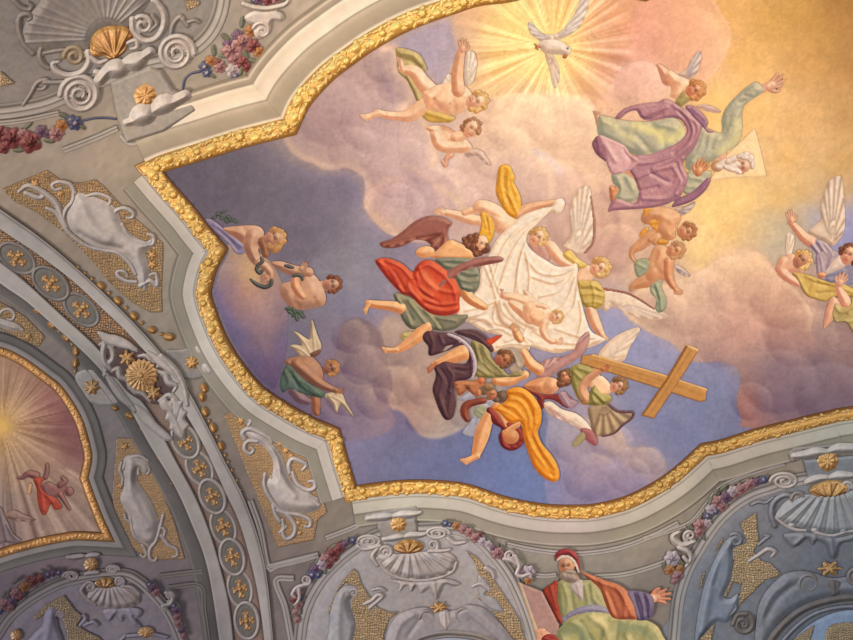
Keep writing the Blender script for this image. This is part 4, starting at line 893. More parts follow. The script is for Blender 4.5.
t.part('body', [pl('250,360 300,340 380,330 430,350 440,400 400,440 330,435 270,420 215,390', TAN, H=40, w=50, folds=[('360,350 340,390 360,430', 14, -10)]), el(395, 385, 48, 50, [(170, 104, 74), (226, 168, 126), (250, 212, 170)], H=36), *f])
t.part('hair', [el(480, 365, 38, 26, BROWN), el(450, 375, 30, 24, BROWN), *hp[:5], *hp[9:]])
# ================================================================== the angel in dark purple
ZG(); t = Thing('angel', 'angel in dark purple cloak and olive tunic bearing the sheet from below', 'angel', (300, 260), layer=3.1)
t.part('body', [lb('330,195,48 275,218,42 205,248,32 145,272,20', LEG), *foot(160, 262, 140, 74, RUDDY), lb('690,195,28 735,265,34 785,300,34', LEG), lb('700,330,26 660,350,24 600,372,30 528,368,28', LEG),
   ])
t.part('tunic', [cloth('372,130 430,128 480,175 500,235 560,290 600,330 640,300 680,300 690,350 600,345 540,350 470,352 410,345 385,300 400,230', [(82, 76, 44), (150, 138, 90), (196, 186, 136)], ['400,150 430,240 500,320', '440,140 470,220 560,310', '-420,180 450,270 520,340', '410,290 470,330'], 12, 9, H=20, w=20), cloth('520,200 560,170 640,170 700,200 690,280 640,320 600,300 640,250 600,190', [(110, 92, 80), (170, 152, 134), (206, 192, 172)], ['620,190 660,280'], 10, 10)])
f, hp = head(568, 235, 56, 70, -0.3, RUDDY, [(74, 44, 28), (124, 82, 54), (168, 120, 80)], 15, .30)
t.part('head', f); t.part('hair', hp)
t.part('cloak', [cloth('76,98 105,64 170,74 240,80 310,105 285,140 215,160 205,190 300,135 350,150 385,215 395,290 384,335 345,362 285,372 270,425 280,500 262,585 232,608 205,595 175,540 150,470 138,415 158,335 148,288 175,268 215,250 275,262 340,262 360,200 320,150 215,190 120,215 112,160 88,130', PURP, ['120,80 140,140 130,200', '160,300 200,360 180,460 220,580', '-190,300 230,380 210,480', '230,290 260,340 240,430', '240,90 320,130 370,210 380,320', '-280,300 340,310 380,300', '250,440 235,560', '180,90 200,140'], 14, 10, H=20, w=20),
                 lb('235,84,7 310,118,9 365,170,10 394,240,10 396,300,9 382,350,5', [(150, 130, 150), (206, 190, 198), (238, 226, 226)]),
                 cloth('270,72 330,58 400,62 470,105 510,180 490,192 450,150 370,112', PURP, ['300,70 400,95 480,160'], 10, 8), cloth('470,120 550,88 555,100 490,150', RED, [], 3)])
ZE(); t.part('forearm', [lb('338,490,22 352,520,26 366,545,20', LEG), *hand(342, 498, -118, 60, LEG, 8)], label='bare forearm gripping the sheet', up=.2)
# ================================================================== the man thrown back under the purple cloak
ZJ(); t = Thing('man', 'ruddy man with head thrown back and rust scarf under the purple cloak', 'person', (450, 300), layer=3.6)
t.part('robe', [cloth('280,380 330,340 400,310 450,390 560,380 600,420 540,470 500,520 470,600 420,690 320,660 380,570 440,470 420,430 380,440 330,390', [(116, 116, 136), (164, 166, 184), (204, 204, 212)], ['330,370 420,340', '470,440 450,580', '-420,380 540,420'], 14, 12), cloth('420,470 470,430 530,450 520,530 450,530', SAGE, ['450,470 500,500'], 10, 10)])
t.part('body', [pl('250,228 330,214 410,220 480,195 505,240 470,300 430,345 400,330 360,300 300,345 275,330 262,280', [(116, 60, 38), (184, 116, 76), (226, 166, 120)], H=26, w=30, st=[('352,272 378,282', 9, (60, 26, 22), .85), ('300,330 330,312', 8, (110, 46, 34), .6), ('340,255 380,262', 7, (90, 44, 30), .6), ('265,270 300,262', 8, (226, 160, 118), .5)]), el(570, 335, 44, 48, RUDDY, H=30, st=[('560,330 590,330', 8, (70, 30, 24), .6)])])
t.part('scarf', [lb('500,385,28 430,398,30 370,415,34 338,450,34 338,500,34 362,548,24', [(84, 34, 28), (138, 68, 52), (180, 112, 88)], folds=[('480,385 380,420 345,480 350,540', 10, 12)])])
t.part('hair', [el(500, 300, 46, 40, [(80, 56, 40), (134, 104, 78), (176, 146, 112)], rough=10), el(540, 270, 50, 36, [(90, 64, 44), (144, 112, 80), (184, 152, 116)], rough=10), el(455, 320, 24, 34, RUDDY), el(655, 350, 46, 50, [(64, 44, 36), (110, 84, 70), (150, 124, 106)], rough=10), el(610, 380, 26, 24, [(64, 44, 36), (110, 84, 70), (150, 124, 106)], rough=8), el(480, 215, 32, 30, [(150, 70, 40), (206, 116, 72), (236, 160, 112)])])
# ================================================================== the angel in orange
ZI(); t = Thing('angel', 'flying figure in bright orange cloak with crimson lining, bare legs toward the frame', 'angel', (430, 240), layer=4.0)
t.part('body', [lb('262,240,30 240,290,36 222,345,40 205,405,32 192,445,24', LEG), *foot(200, 455, 155, 92, LEG, -1), lb('300,200,30 330,250,30 360,320,26', TAN)])
CRIM = [(74, 20, 24), (134, 44, 44), (178, 84, 74)]
t.part('lining', [cloth('248,205 272,196 300,225 350,268 400,285 440,325 446,375 420,415 372,428 328,404 312,352 328,312 286,284 256,244', CRIM, ['265,215 320,285 350,310', '330,340 345,400 400,410', '-330,330 380,410 430,380'], 10, 9, H=16, w=14)])
ORG = [(170, 84, 14), (232, 150, 44), (250, 196, 96)]
t.part('cloak', [cloth('280,198 310,184 345,168 362,138 352,112 385,92 430,90 480,118 518,165 540,215 538,280 522,325 540,385 585,440 618,490 636,545 628,585 595,592 545,566 498,512 474,450 452,385 442,330 425,285 380,280 345,262 305,225', ORG, ['370,110 440,120 500,190 510,280', '360,150 420,160 470,220 480,300', '-380,130 450,160 490,240', '310,200 380,230 430,270', '340,180 400,200 450,260', '470,360 510,440 590,540', '510,350 550,430 610,520', '-490,360 540,460 600,560', '-330,190 400,240 440,290', '520,200 530,270 500,330'], 12, 10, H=22, w=22)])
t.part('foot', [el(378, 352, 44, 40, [(140, 74, 40), (206, 134, 86), (238, 184, 134)], H=18), lb('345,330,14 380,310,14 415,290,13', LEG), lb('350,320,8 390,296,9 422,280,8', LEG)], label='sole of the second foot wrapped in the lining')
# ================================================================== the sinners and the demon by the globe
Z(200, 210, 5.331)
t = Thing('man', 'bearded fair-haired man bending over the globe with a serpent round his arm', 'person', (270, 150), layer=1.2)
DSK = [(124, 82, 68), (194, 148, 120), (230, 194, 166)]
t.part('cloth', [cloth('26,50 60,48 98,74 150,118 220,168 246,208 225,236 185,226 160,185 112,142 62,94', [(84, 76, 110), (134, 124, 156), (174, 164, 184)], ['20,50 120,110 220,190', '-40,60 130,130 200,210'], 12, 10)])
f, hp = head(395, 150, 56, 75, -0.75, DSK, [(130, 88, 50), (192, 142, 90), (226, 184, 130)], 17, .34)
t.part('body', [pl('120,100 200,84 300,82 340,112 334,170 310,210 260,200 190,150', DSK, H=36, w=44, folds=[('230,95 260,140 300,190', 14, -8)], st=[('180,120 240,170 290,205', 14, (150, 92, 70), .6)]), lb('285,140,42 270,190,38 290,250,30 315,285,24', DSK), lb('315,285,24 350,300,22 378,340,20 368,372,18 340,360,20', DSK), *hand(365, 350, 140, 56, DSK, 10), lb('335,170,26 345,200,24 350,235,20', [(100, 60, 46), (150, 100, 76), (190, 140, 110)]), *f])
t.part('hair', [*hp, el(405, 205, 34, 22, [(130, 88, 50), (180, 130, 84), (214, 170, 120)], -20, rough=9), el(372, 200, 24, 20, [(110, 72, 44), (160, 112, 74), (196, 150, 108)], rough=8)])
t.part('wreath', [el(x, y, 16, 8, [(36, 46, 40), (76, 90, 76), (120, 130, 106)], a) for x, y, a in ((95, 20, 30), (125, 10, -20), (150, 38, 40), (118, 45, 10), (170, 55, -30), (75, 40, -10), (140, 60, 60), (190, 62, 20))], label='dark green leaves at his shoulder')
solo('serpent', 'dark serpent coiled round the wrist of the bearded man over the globe', 'snake', [lb('325,255,7 332,275,10 312,290,10 302,315,11 318,335,11 332,322,9', [(34, 36, 40), (76, 78, 78), (124, 122, 112)]), lb('380,372,9 378,395,11 350,410,12 315,402,11 288,386,9 268,368,5', [(34, 36, 40), (76, 78, 78), (124, 122, 112)])], layer=1.9)
t = Thing('woman', 'pale woman leaning back with clasped raised hands and leaves at her hip', 'person', (560, 440), layer=1.5)
f, hp = head(702, 395, 50, 82, -0.1, DSK, [(70, 34, 24), (122, 70, 46), (168, 110, 74)], 15, .26)
t.part('body', [lb('640,400,22 670,395,22', DSK), pl('435,395 500,372 560,330 610,345 650,400 672,465 655,510 600,522 540,532 480,510 430,455', DSK, H=40, w=50, folds=[('520,400 500,460 520,510', 16, -9), ('600,380 620,430 610,480', 14, -8)], st=[('560,470', 7, (150, 84, 64), .6), ('612,462', 7, (150, 84, 64), .6)]), lb('580,330,26 520,325,28 470,312,28 430,296,24 395,286,14', DSK), lb('505,360,18 508,400,24 530,440,22 550,462,16', [(150, 90, 66), (214, 156, 118), (244, 200, 160)]), *hand(530, 320, -40, 60, DSK, 10), *f])
t.part('hair', hp)
t.part('leaf', [el(x, y, 20, 9, [(30, 44, 38), (70, 88, 74), (116, 128, 104)], a) for x, y, a in ((480, 545, 30), (505, 560, -30), (530, 545, 10), (500, 535, 70), (470, 525, 0), (545, 565, 40), (515, 575, 80))], label='dark leaf cluster')
solo('serpent', 'dark serpent looped over the arm of the woman with clasped hands', 'snake', [lb('500,350,10 520,345,11 542,352,10 545,370,8', [(34, 36, 40), (84, 84, 82), (130, 126, 116)]), lb('455,296,8 475,300,11 495,306,8', [(34, 36, 40), (84, 84, 82), (130, 126, 116)])], layer=2.1)
DEM = [(92, 56, 46), (154, 108, 86), (202, 156, 126)]
Z(240, 300, 5.331)
t = Thing('demon', 'bat-winged demon with green loincloth crouching beside the globe', 'demon', (360, 400), layer=1.2)
BAT = [(126, 104, 84), (196, 176, 146), (232, 218, 190)]
t.part('wing', [pl('378,112 388,108 402,150 415,190 434,240 426,278 395,302 360,312 322,302 296,272 264,242 300,236 324,240 312,205 286,168 310,172 345,196 368,206 374,160', BAT, H=14, w=12, folds=[('384,120 392,200 400,280', 5, 7), ('292,172 340,220 380,290', 5, 7), ('270,242 320,262 370,300', 5, 7)], edge=.3), pl('372,288 400,272 430,262 420,290 392,304', [(70, 40, 36), (120, 80, 68), (160, 120, 100)])])
t.part('wing', [pl('440,505 505,488 545,500 566,545 606,616 578,600 536,556 520,598 505,590 492,555 468,530', BAT, H=12, w=10, folds=[('470,505 540,540 600,610', 5, 7), ('470,510 505,550 512,595', 5, 7)], edge=.3)])
t.part('body', [lb('398,500,26 406,560,24 404,590,20 412,604,14', [(100, 58, 46), (160, 104, 78), (200, 146, 110)]), lb('290,480,34 320,520,30 360,540,20', [(76, 56, 66), (122, 96, 106), (156, 130, 132)]), pl('244,318 300,300 370,298 420,335 444,395 425,442 360,432 300,395 248,352', DEM, H=34, w=40, folds=[('300,320 360,350 410,420', 14, 10), ('-270,330 340,370 400,430'.lstrip('-'), 10, -8)]), lb('300,340,28 360,390,28 420,440,26 470,466,20 515,482,15', DEM), *hand(500, 478, 12, 56, DEM, 12)])
f, hp = head(485, 362, 44, 70, -0.35, DEM, [(120, 80, 50), (172, 122, 78), (208, 160, 110)], 15, .28)
t.part('head', f); t.part('hair', hp)
t.part('loincloth', [cloth('214,432 236,362 262,345 310,392 365,440 452,492 440,520 385,512 310,490 262,472 226,492', [(34, 48, 46), (74, 94, 86), (118, 136, 120)], ['240,380 260,440 240,480', '290,400 340,460 400,500', '-270,390 310,460', '330,430 420,500'], 12, 10)])
# ================================================================== the seated prophet of the spandrel
Z(500, 490, 4.265)
t = Thing('tablet', 'tall pinkish stone tablet propped beside the red-capped prophet', 'tablet', (170, 500), layer=1.0); t.base = 4.3
t.part('slab', [pl('84,392 180,430 252,572 246,660 205,680 160,610', [(116, 84, 84), (164, 130, 126), (196, 164, 156)], False, H=8, w=8, rough=1)])
t.part('edge', [pl('74,388 92,394 168,608 210,684 186,690 150,612', [(140, 116, 96), (190, 168, 144), (220, 204, 180)], False, H=6, w=5)])
t = Thing('prophet', 'seated bearded prophet in red cap, orange mantle and green robe', 'person', (350, 600), layer=1.4); t.base = 4.7
t.part('sleeve', up=.3, pieces=[cloth('528,432 585,426 640,442 656,470 652,520 630,548 580,548 560,490', [(52, 44, 72), (100, 90, 124), (152, 142, 166)], ['550,440 575,500 590,545', '590,432 610,490 615,545', '625,440 640,490 635,540', '-570,440 595,540', '-610,440 628,540'], 12, 7, H=16, w=18)])
f, hp = head(282, 322, 42, -8, -0.05, [(130, 84, 64), (196, 146, 116), (230, 188, 156)], None)
t.part('body', [*hand(640, 458, -6, 92, [(140, 76, 60), (204, 138, 112), (236, 182, 152)], 15, -1), lb('620,470,22 650,460,18', ROSE), *hand(190, 590, 120, 60, ROSE, 8), lb('300,400,40 320,500,60 330,640,60 240,640,20 195,610,14', ROSE, H=1), lb('340,410,30 450,440,30 560,480,26 640,470,16', ROSE, H=1), pl('265,350 320,350 345,400 300,420 262,390', [(110, 74, 60), (170, 126, 104), (206, 166, 140)]), *f])
t.part('robe', up=.16, pieces=[cloth('246,392 300,372 345,380 400,385 432,430 462,512 400,512 330,520 290,545 262,562 246,470', [(92, 96, 66), (152, 152, 108), (200, 196, 146)], ['270,400 290,480 275,550', '390,400 400,460 440,505', '-300,420 310,500', '360,400 380,500'], 10, 9, H=20, w=20), cloth('300,405 345,378 354,420 352,465 330,450', [(120, 106, 110), (186, 172, 170), (224, 216, 208)], ['330,400 342,450'], 6, 7),
                cloth('264,545 320,505 400,485 455,500 465,525 400,520 320,530 270,560', [(90, 88, 116), (136, 134, 160), (176, 172, 188)], ['290,535 360,505 440,510'], 9, 7),
                cloth('236,620 262,575 310,540 380,518 450,522 560,545 640,558 690,610 720,760 220,760', [(96, 102, 72), (168, 164, 112), (222, 212, 156)], ['300,555 360,600 350,720', '380,530 440,580 470,660', '-340,560 390,640', '480,545 450,600 430,700', '560,555 540,620 600,700', '-500,560 490,640', '640,570 620,640', '260,610 290,680'], 15, 13, H=26, w=26, st=[('270,600 330,590 360,640', 26, (106, 122, 96), .7), ('520,580 600,590 640,620', 24, (122, 136, 106), .7), ('400,540 450,570', 16, (226, 212, 156), .7)])])
t.part('mantle', up=.34, pieces=[cloth('184,425 220,395 246,385 246,470 266,560 242,548 205,470', [(92, 26, 22), (150, 56, 44), (190, 96, 74)], ['215,410 240,500'], 9, 9, H=14), cloth('345,348 400,362 450,382 515,405 562,455 586,540 540,548 490,545 465,520 445,470 425,420 390,385', [(116, 54, 36), (184, 104, 74), (224, 156, 116)], ['370,365 440,410 480,530', '430,385 510,430 560,530', '-400,375 460,440 500,530', '500,410 530,470 530,540'], 12, 10, H=20, w=18), cloth('180,625 210,610 245,625 250,660 180,660', CRIM if 'CRIM' in globals() else RED, ['190,630 230,640'], 8)])
t.part('cap', up=.42, pieces=[cloth('236,300 234,276 246,258 270,248 300,250 326,270 340,310 344,355 334,330 322,302 304,284 276,276 252,280 244,294', [(76, 20, 28), (146, 50, 58), (192, 96, 96)], ['246,268 290,258 325,285', '-330,300 338,340'], 7, 7, H=10, w=10), lb('246,294,4 262,282,5 284,280,5 304,289,5 322,312,4 334,345,3', [(170, 150, 136), (222, 208, 192), (244, 236, 224)])])
t.part('beard', up=.44, pieces=[el(296, 368, 34, 24, [(96, 82, 76), (150, 134, 124), (190, 176, 164)], 20, rough=9), el(272, 362, 18, 18, [(96, 82, 76), (146, 130, 120), (186, 172, 160)], rough=7), el(300, 345, 26, 9, [(110, 94, 86), (160, 144, 134), (196, 182, 170)], 10, rough=6)])
# ================================================================== the fresco of the side bay
Z()
BAY = join('-30,346 0,351 22,361 47,379 58,388 71,406 80,424 86,445 88,458 84,478', '84,478 92,500 100,520 108,537', '108,537 90,536 72,536 44,541 20,547 0,553 -30,563')
BAYP = np.vstack([BAY, [[-40, 563], [-40, 346]]])
def bay_color(U, V):
    c = blend_ctrl(U, V, [(3,425,214,166,90),(20,410,186,148,114),(20,440,184,148,116),(10,380,160,126,104),(30,380,150,112,94),(50,402,134,88,86),(60,430,128,82,82),(75,450,126,82,82),(72,420,120,76,80),(45,420,160,118,100),(45,450,168,132,110),(20,480,168,136,112),(60,480,160,130,112),(75,500,154,126,112),(90,525,142,118,108),(60,525,150,124,110),(30,530,144,118,108),(5,500,140,118,108),(5,530,130,108,106)], 3.2)
    dx, dy = U - 2, V - 426; r = np.hypot(dx, dy); th = np.arctan2(dy, dx)
    ray = np.clip(vnoise(th * 22 + 80, r * 0 + 5.3) * .8 + vnoise(th * 47 + 160, r * 0 + 2.3) * .6 - .7, -.5, .5)
    c = c + ray[..., None] * (sstep(r, 8, 20) * (1 - 0.8 * sstep(r, 38, 70) * (V < 470)))[..., None] * np.array([70, 66, 58])
    c = c + (np.array([222, 176, 100]) - c) * (.8 * np.exp(-(r / 6) ** 2))[..., None]
    return plaster(c, U, V)
o = sheet('bay_fresco', BAYP, bay_color, 1.3, 0.05, M_FRESCO, None, (30, 460)); o['label'] = 'smaller fresco of radiating golden rays in the dim side bay'; o['category'] = 'fresco'
pr = [(-4.6, .4, (74, 48, 24)), (-3.4, 2.2, (150, 100, 48)), (0, 3.0, (184, 128, 62)), (3.2, 2.2, (140, 94, 44)), (4.2, 1.2, (92, 66, 44)), (5, 1.8, (128, 120, 118)), (9, 3.0, (126, 118, 116)), (10, 2.2, (84, 78, 76)), (17, 2.0, (106, 100, 98)), (18, .6, (88, 82, 80)), (19, -.3, (100, 94, 92))]
nb = normals2(BAY); si = 1 if not inside(np.array([BAY[20, 0] + 8 * nb[20, 0]]), np.array([BAY[20, 1] + 8 * nb[20, 1]]), BAYP)[0] else -1
def split_prof(p): 
    q = [(si * a, h, c) for a, h, c in p]; return q if si > 0 else q[::-1]
t = Thing('gilded_frame', 'narrow gilded frame around the smaller fresco of the side bay', 'frame', (88, 458))
sweep('moulding', BAY, split_prof(pr[:5]), M_GOLD, parent=t.e, org=t.org, rough=.25)
sweep('trim_4', BAY, split_prof(pr[4:]), M_STUCCO, rough=.06)
BAYT = t
Z(0, 380, 5.331)
t = Thing('angel', 'small flying angel in red drapery before the golden rays of the side bay', 'angel', (250, 580), layer=.8)
VL = [(70, 40, 46), (124, 86, 88), (164, 124, 118)]
t.part('body', [lb('240,520,14 250,480,12 248,450,9', VL), lb('190,510,22 150,500,18 120,520,12 95,522,7', VL), pl('220,560 260,540 300,560 340,540 350,580 320,620 260,630 230,600', VL, H=16), lb('320,560,18 345,540,16 330,520,10', VL), el(368, 595, 24, 26, VL), lb('320,610,16 340,640,12 370,690,8', VL), lb('160,560,10 150,600,12', [(140, 110, 90), (180, 146, 120), (206, 176, 146)])])
t.part('drapery', [cloth('178,522 235,525 215,560 240,600 300,630 330,680 290,690 270,660 240,720 215,700 200,640 195,580', [(92, 30, 26), (150, 60, 50), (186, 98, 80)], ['200,540 220,600 230,690', '230,590 280,650'], 10, 10)])
Z(0, 500, 4.489)
t = Thing('angel', 'grey-robed angel cut off by the picture edge in the side bay fresco', 'angel', (30, 130), layer=.8)
t.part('wing', [wing('20,70 60,45 110,65 160,90 110,96 60,90', (30, 75), [(155, 90), (110, 94), (70, 88)], [(84, 66, 66), (128, 106, 104), (160, 140, 134)], (80, 60, 62), (170, 150, 142), 5, H=8)])
t.part('robe', [cloth('-60,40 0,30 20,70 40,110 60,150 95,180 70,195 20,190 -60,210', [(62, 54, 62), (106, 96, 104), (144, 132, 136)], ['0,60 20,130 30,180', '30,110 70,170'], 9, 8)])
# ================================================================== the stone-coloured stucco
WST = [(112, 102, 96), (208, 196, 188), (252, 243, 234)]
GST = [(96, 88, 82), (160, 150, 142), (206, 198, 190)]
DST = [(84, 76, 72), (132, 122, 116), (172, 162, 154)]
GLD = [(112, 66, 22), (206, 148, 76), (244, 200, 124)]
GND = [(70, 50, 30), (124, 92, 52), (190, 146, 88)]
GN2 = [(90, 64, 38), (162, 122, 76), (206, 166, 112)]
def cross4(x, y, r, a, col):
    c, s_ = math.cos(math.radians(a)), math.sin(math.radians(a)); out = []
    for k, (f, q) in enumerate(((1, .45), (-1, .45), (0, 1), (0, -1))):
        dx, dy = (f * .55, 0) if f else (0, q * .42)
        ln, wd = (.52, .30) if f else (.40, .34)
        out.append(el(x + r * (dx * c - dy * s_), y + r * (dx * s_ + dy * c), r * ln, r * wd, col, a if f else a + 90, H=r * .28, w=r * .3, edge=.15))
        e2 = (.92 * f, 0) if f else (0, .74 * q)
        for sg in (-1, 1):
            ox, oy = (e2[0] - .12 * f, sg * .22) if f else (sg * .24, e2[1] - .1 * q)
            out.append(el(x + r * (ox * c - oy * s_), y + r * (ox * s_ + oy * c), r * .2, r * .17, col, a, H=r * .2, edge=.15))
    out.append(el(x, y, r * .3, r * .3, col, H=r * .35, edge=.15))
    return out
SL = np.array([-0.42, -0.55, 0.72])  # light direction of the shading painted into stucco and gilding colours
def sp(t, name, pieces, mat=None, hs=0.45, paint=1.1, up=None, parent=None, label=None, step=0.8):
    if name in ('scroll', 'leaf', 'beading') and len(pieces) > 1:      # pieces that do not touch are parts of their own
        grp = []
        for p in pieces:
            hit = [g for g in grp if any((p['bb'][0] <= q['bb'][1]).all() and (q['bb'][0] <= p['bb'][1]).all() for q in g)]
            new = sum(hit, []) + [p]; grp = [g for g in grp if not any(g is h for h in hit)] + [new]
        if len(grp) > 1:
            for g in grp: o = t.part(name, g, mat or M_STUCCO, hs, step, paint, parent, up, label, SL, dim_tone)
            return o
    return t.part(name, pieces, mat or M_STUCCO, hs, step, paint, parent, up, label, SL, dim_tone)
def resamp(a, n):
    a = crom(pts(a)[:, :2], False, 3.0)
    s = np.concatenate([[0], np.cumsum(np.hypot(*np.diff(a, axis=0).T))])
    q = np.linspace(0, s[-1], n)
    return np.stack([np.interp(q, s, a[:, 0]), np.interp(q, s, a[:, 1])], 1)
def strip(name, A, B, prof, n=260, rough=.06, kind='structure', net=None):
    """a band lofted between two edges: profile = (fraction, height, colour)"""
    a = resamp(A, n); b = resamp(B, n)
    ff = []
    for p, q in zip(prof[:-1], prof[1:]):
        m = max(1, int((q[0] - p[0]) * (48 if net else 16)))
        for i in range(m):
            t = i / m; ff.append((p[0] + (q[0] - p[0]) * t, p[1] + (q[1] - p[1]) * t, np.array(p[2], float) * (1 - t) + np.array(q[2], float) * t))
    ff.append((prof[-1][0], prof[-1][1], np.array(prof[-1][2], float)))
    k = len(ff); fr = np.array([f[0] for f in ff]); hh = np.array([f[1] for f in ff]); cc = np.array([f[2] for f in ff])
    U = a[:, None, 0] * (1 - fr) + b[:, None, 0] * fr; V = a[:, None, 1] * (1 - fr) + b[:, None, 1] * fr
    COL = np.repeat(cc[None], n, 0) * dim_tone(U, V) * (1 + rough * 2 * (fbm(U * .1, V * .1, 4) - .5))[..., None]
    if net:
        wu = U + 2 * (vnoise(U * .4, V * .4) - .5); wv = V + 2 * (vnoise(U * .4 + 40, V * .4) - .5)
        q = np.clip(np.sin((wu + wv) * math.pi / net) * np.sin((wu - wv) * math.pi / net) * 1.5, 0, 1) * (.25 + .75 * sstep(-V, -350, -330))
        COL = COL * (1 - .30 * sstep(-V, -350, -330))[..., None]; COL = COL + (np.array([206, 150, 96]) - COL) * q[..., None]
    ids = np.arange(n * k).reshape(n, k)
    f = np.stack([ids[:-1, :-1], ids[1:, :-1], ids[1:, 1:], ids[:-1, 1:]], -1).reshape(-1, 4)
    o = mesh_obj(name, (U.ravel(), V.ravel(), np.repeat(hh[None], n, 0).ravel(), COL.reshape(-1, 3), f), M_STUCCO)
    o['kind'] = kind; return o
Z()
EA = '-60,165 0,207 42,237 82,271 125,312 160,350 188,388 208,425 225,459 246,500 265,560 274,640 278,690'
EB = '-60,187 0,229 36,253 73,281 104,310 129,334 160,370 182,408 204,446 225,492 238,520 249,556 258,596 264,640 268,690'
EC = '-60,214 0,260 24,279 60,312 97,346 125,380 151,412 176,459 195,494 208,525 218,556 229,600 234,640 238,690'
ED = '-60,237 0,283 26,301 50,322 74,343 99,368 124,399 148,442 174,485 190,520 207,567 219,640 225,690'
EE = '-60,250 0,297 26,314 48,334 70,354 92,380 114,410 138,452 162,495 178,530 192,573 203,640 208,690'
STR = (196, 188, 180)
strip('trim_5', EA, EB, [(0, 0, (120, 112, 104)), (.05, 3, (150, 142, 134)), (.12, 4.2, (214, 206, 196)), (.16, 3.6, (140, 130, 122)), (.24, 5, STR), (.92, 5, (206, 198, 190)), (1, 2.6, (104, 92, 86))])
strip('trim_6', EB, EC, [(0, 2.2, (110, 92, 86)), (.1, 2.0, (158, 134, 122)), (.5, 2.0, (166, 142, 130)), (.9, 2.0, (158, 134, 122)), (1, 2.2, (110, 92, 86))], n=900, net=2.4)
strip('trim_7', EC, ED, [(0, 2.6, (116, 106, 100)), (.08, 5, (204, 196, 188)), (.84, 5, STR), (.94, 4.2, (214, 206, 198)), (1, 3, (104, 94, 88))])
strip('trim_8', ED, EE, [(0, 3, (96, 88, 84)), (.2, 1.4, (116, 110, 106)), (.7, .8, (128, 122, 118)), (.85, 1.2, (148, 142, 136)), (1, -.3, (128, 122, 116))])  # side of the arch, its shade put in as darker colour
# ---- guilloche of oval medallions up the arch
def curve_at(x, y):
    c = crom(pts(EC)[:, :2], False, 2.0) * .5 + resamp(EB, len(crom(pts(EC)[:, :2], False, 2.0))) * .5
    i = int(np.argmin(np.hypot(c[:, 0] - x, c[:, 1] - y))); i = min(max(i, 3), len(c) - 4)
    return math.degrees(math.atan2(c[i + 3, 1] - c[i - 3, 1], c[i + 3, 0] - c[i - 3, 0]))
MED = [(17, 258, 19, 12), (51, 283, 19.5, 12.5), (81.5, 309.5, 19, 12), (185.5, 441, 16.5, 12), (199.7, 468, 16.5, 11.8), (212.5, 496, 16.5, 11.5), (223.5, 526.7, 16.8, 11.5), (232.4, 556.5, 17, 11.5), (240.2, 588.5, 17.2, 11.5), (246.9, 620.3, 17, 11.5)]
def place_words(i):
    return ['at the picture edge, topmost on the arch', 'second from the top of the arch', 'just above the big sunflower boss', 'just below the big sunflower boss', 'second below the sunflower boss', 'third below the sunflower boss', 'fourth below the sunflower boss', 'fifth below the sunflower boss', 'sixth below the sunflower boss, one from the bottom', 'lowest of all at the bottom of the arch'][i]
for i, (x, y, ra, rb) in enumerate(MED):
    a = curve_at(x, y)
    t = Thing('medallion', 'oval ringed medallion with gilded cross blossom, ' + place_words(i), 'medallion', (x, y), 'medallions chained along the arch', layer=0)
    t.base = 2.2 + 1.3 * (i % 2)
    sp(t, 'ground', [el(x, y, ra - 1, rb - 1, [(80, 76, 70), (136, 130, 120), (160, 154, 146)], a, H=.6, w=3)])
    th = np.linspace(0, 2 * math.pi, 33)
    ca, sa = math.cos(math.radians(a)), math.sin(math.radians(a))
    ring = [[x + (ra + 1.2) * math.cos(q) * ca - rb * math.sin(q) * sa, y + (ra + 1.2) * math.cos(q) * sa + rb * math.sin(q) * ca, 1.9] for q in th]
    sp(t, 'ring', [lb(ring, GST if i < 3 else WST, H=2.2)])
    n4 = cross4(x, y, 9.6 if i > 2 else 10.6, a, GLD)
    t.part('blossom', n4, M_GOLD, .5, .7, .9, None, None, None, SL, dim_tone)
    t.part('eye', [el(x, y, 1.7, 1.7, GLD, H=1.5)], M_GOLD, .5, .6, .9, None, 1.6, None, SL, dim_tone)
# small scatter of gilt pebbles between rings is painted on the band itself
# ---- sunflower boss with acanthus
Z(0, 280, 5.331)
t = Thing('boss', 'big gilded sunflower boss amid white acanthus leaves on the arch', 'boss', (755, 500)); t.base = 5.4
dk = [(70, 52, 56), (112, 90, 88), (150, 128, 120)]
sp(t, 'ground', [pl('600,370 700,350 800,400 880,470 930,560 900,640 860,660 760,640 680,590 620,520 560,480', dk, H=3, w=8)])
AC = WST
sp(t, 'leaf', [lb('530,340,6 560,330,10 600,370,14 600,420,16 570,450,18 560,500,14', AC), lb('545,300,10 600,310,24 660,330,22 720,370,16', AC), lb('560,330,18 550,390,16 560,440,16 590,470,12', AC), pl('520,270 600,290 690,330 740,380 690,370 620,350 560,330', AC, H=10, w=14)])
sp(t, 'leaf', [lb('600,480,12 630,470,18 640,510,18 680,530,14 690,570,12', AC), lb('560,490,14 620,560,16 660,620,18 720,690,16', AC), lb('690,560,10 720,590,16 760,600,14 800,640,10', AC), pl('560,500 610,540 660,610 700,670 640,640 590,570', AC, H=10, w=12)])
sp(t, 'leaf', [lb('740,400,8 780,400,14 810,430,16 850,430,12 840,460,12', AC), lb('830,480,12 880,500,18 900,540,20 940,560,12 925,590,10', AC), lb('860,400,14 930,470,18 980,560,16 1000,660,12', AC), pl('780,370 860,410 920,470 960,540 900,490 830,440', AC, H=10, w=12)])
sp(t, 'leaf', [lb('850,640,10 900,610,16 940,640,18 960,700,14', AC), pl('850,650 880,622 905,640 925,615 950,640 975,640 975,680 1000,700 985,735 1010,770 990,800 985,850 950,830 925,800 905,790 905,755 880,735 890,700 865,690', AC, H=12, w=14, folds=[('880,650 930,730 970,830', 6, 7), ('920,640 925,700', 5, -5), ('965,670 945,740', 5, -5), ('890,700 930,760', 5, -5)]), pl('720,660 780,690 840,760 920,840 880,850 800,790 740,730', AC, H=10, w=14)])
FL = GLD
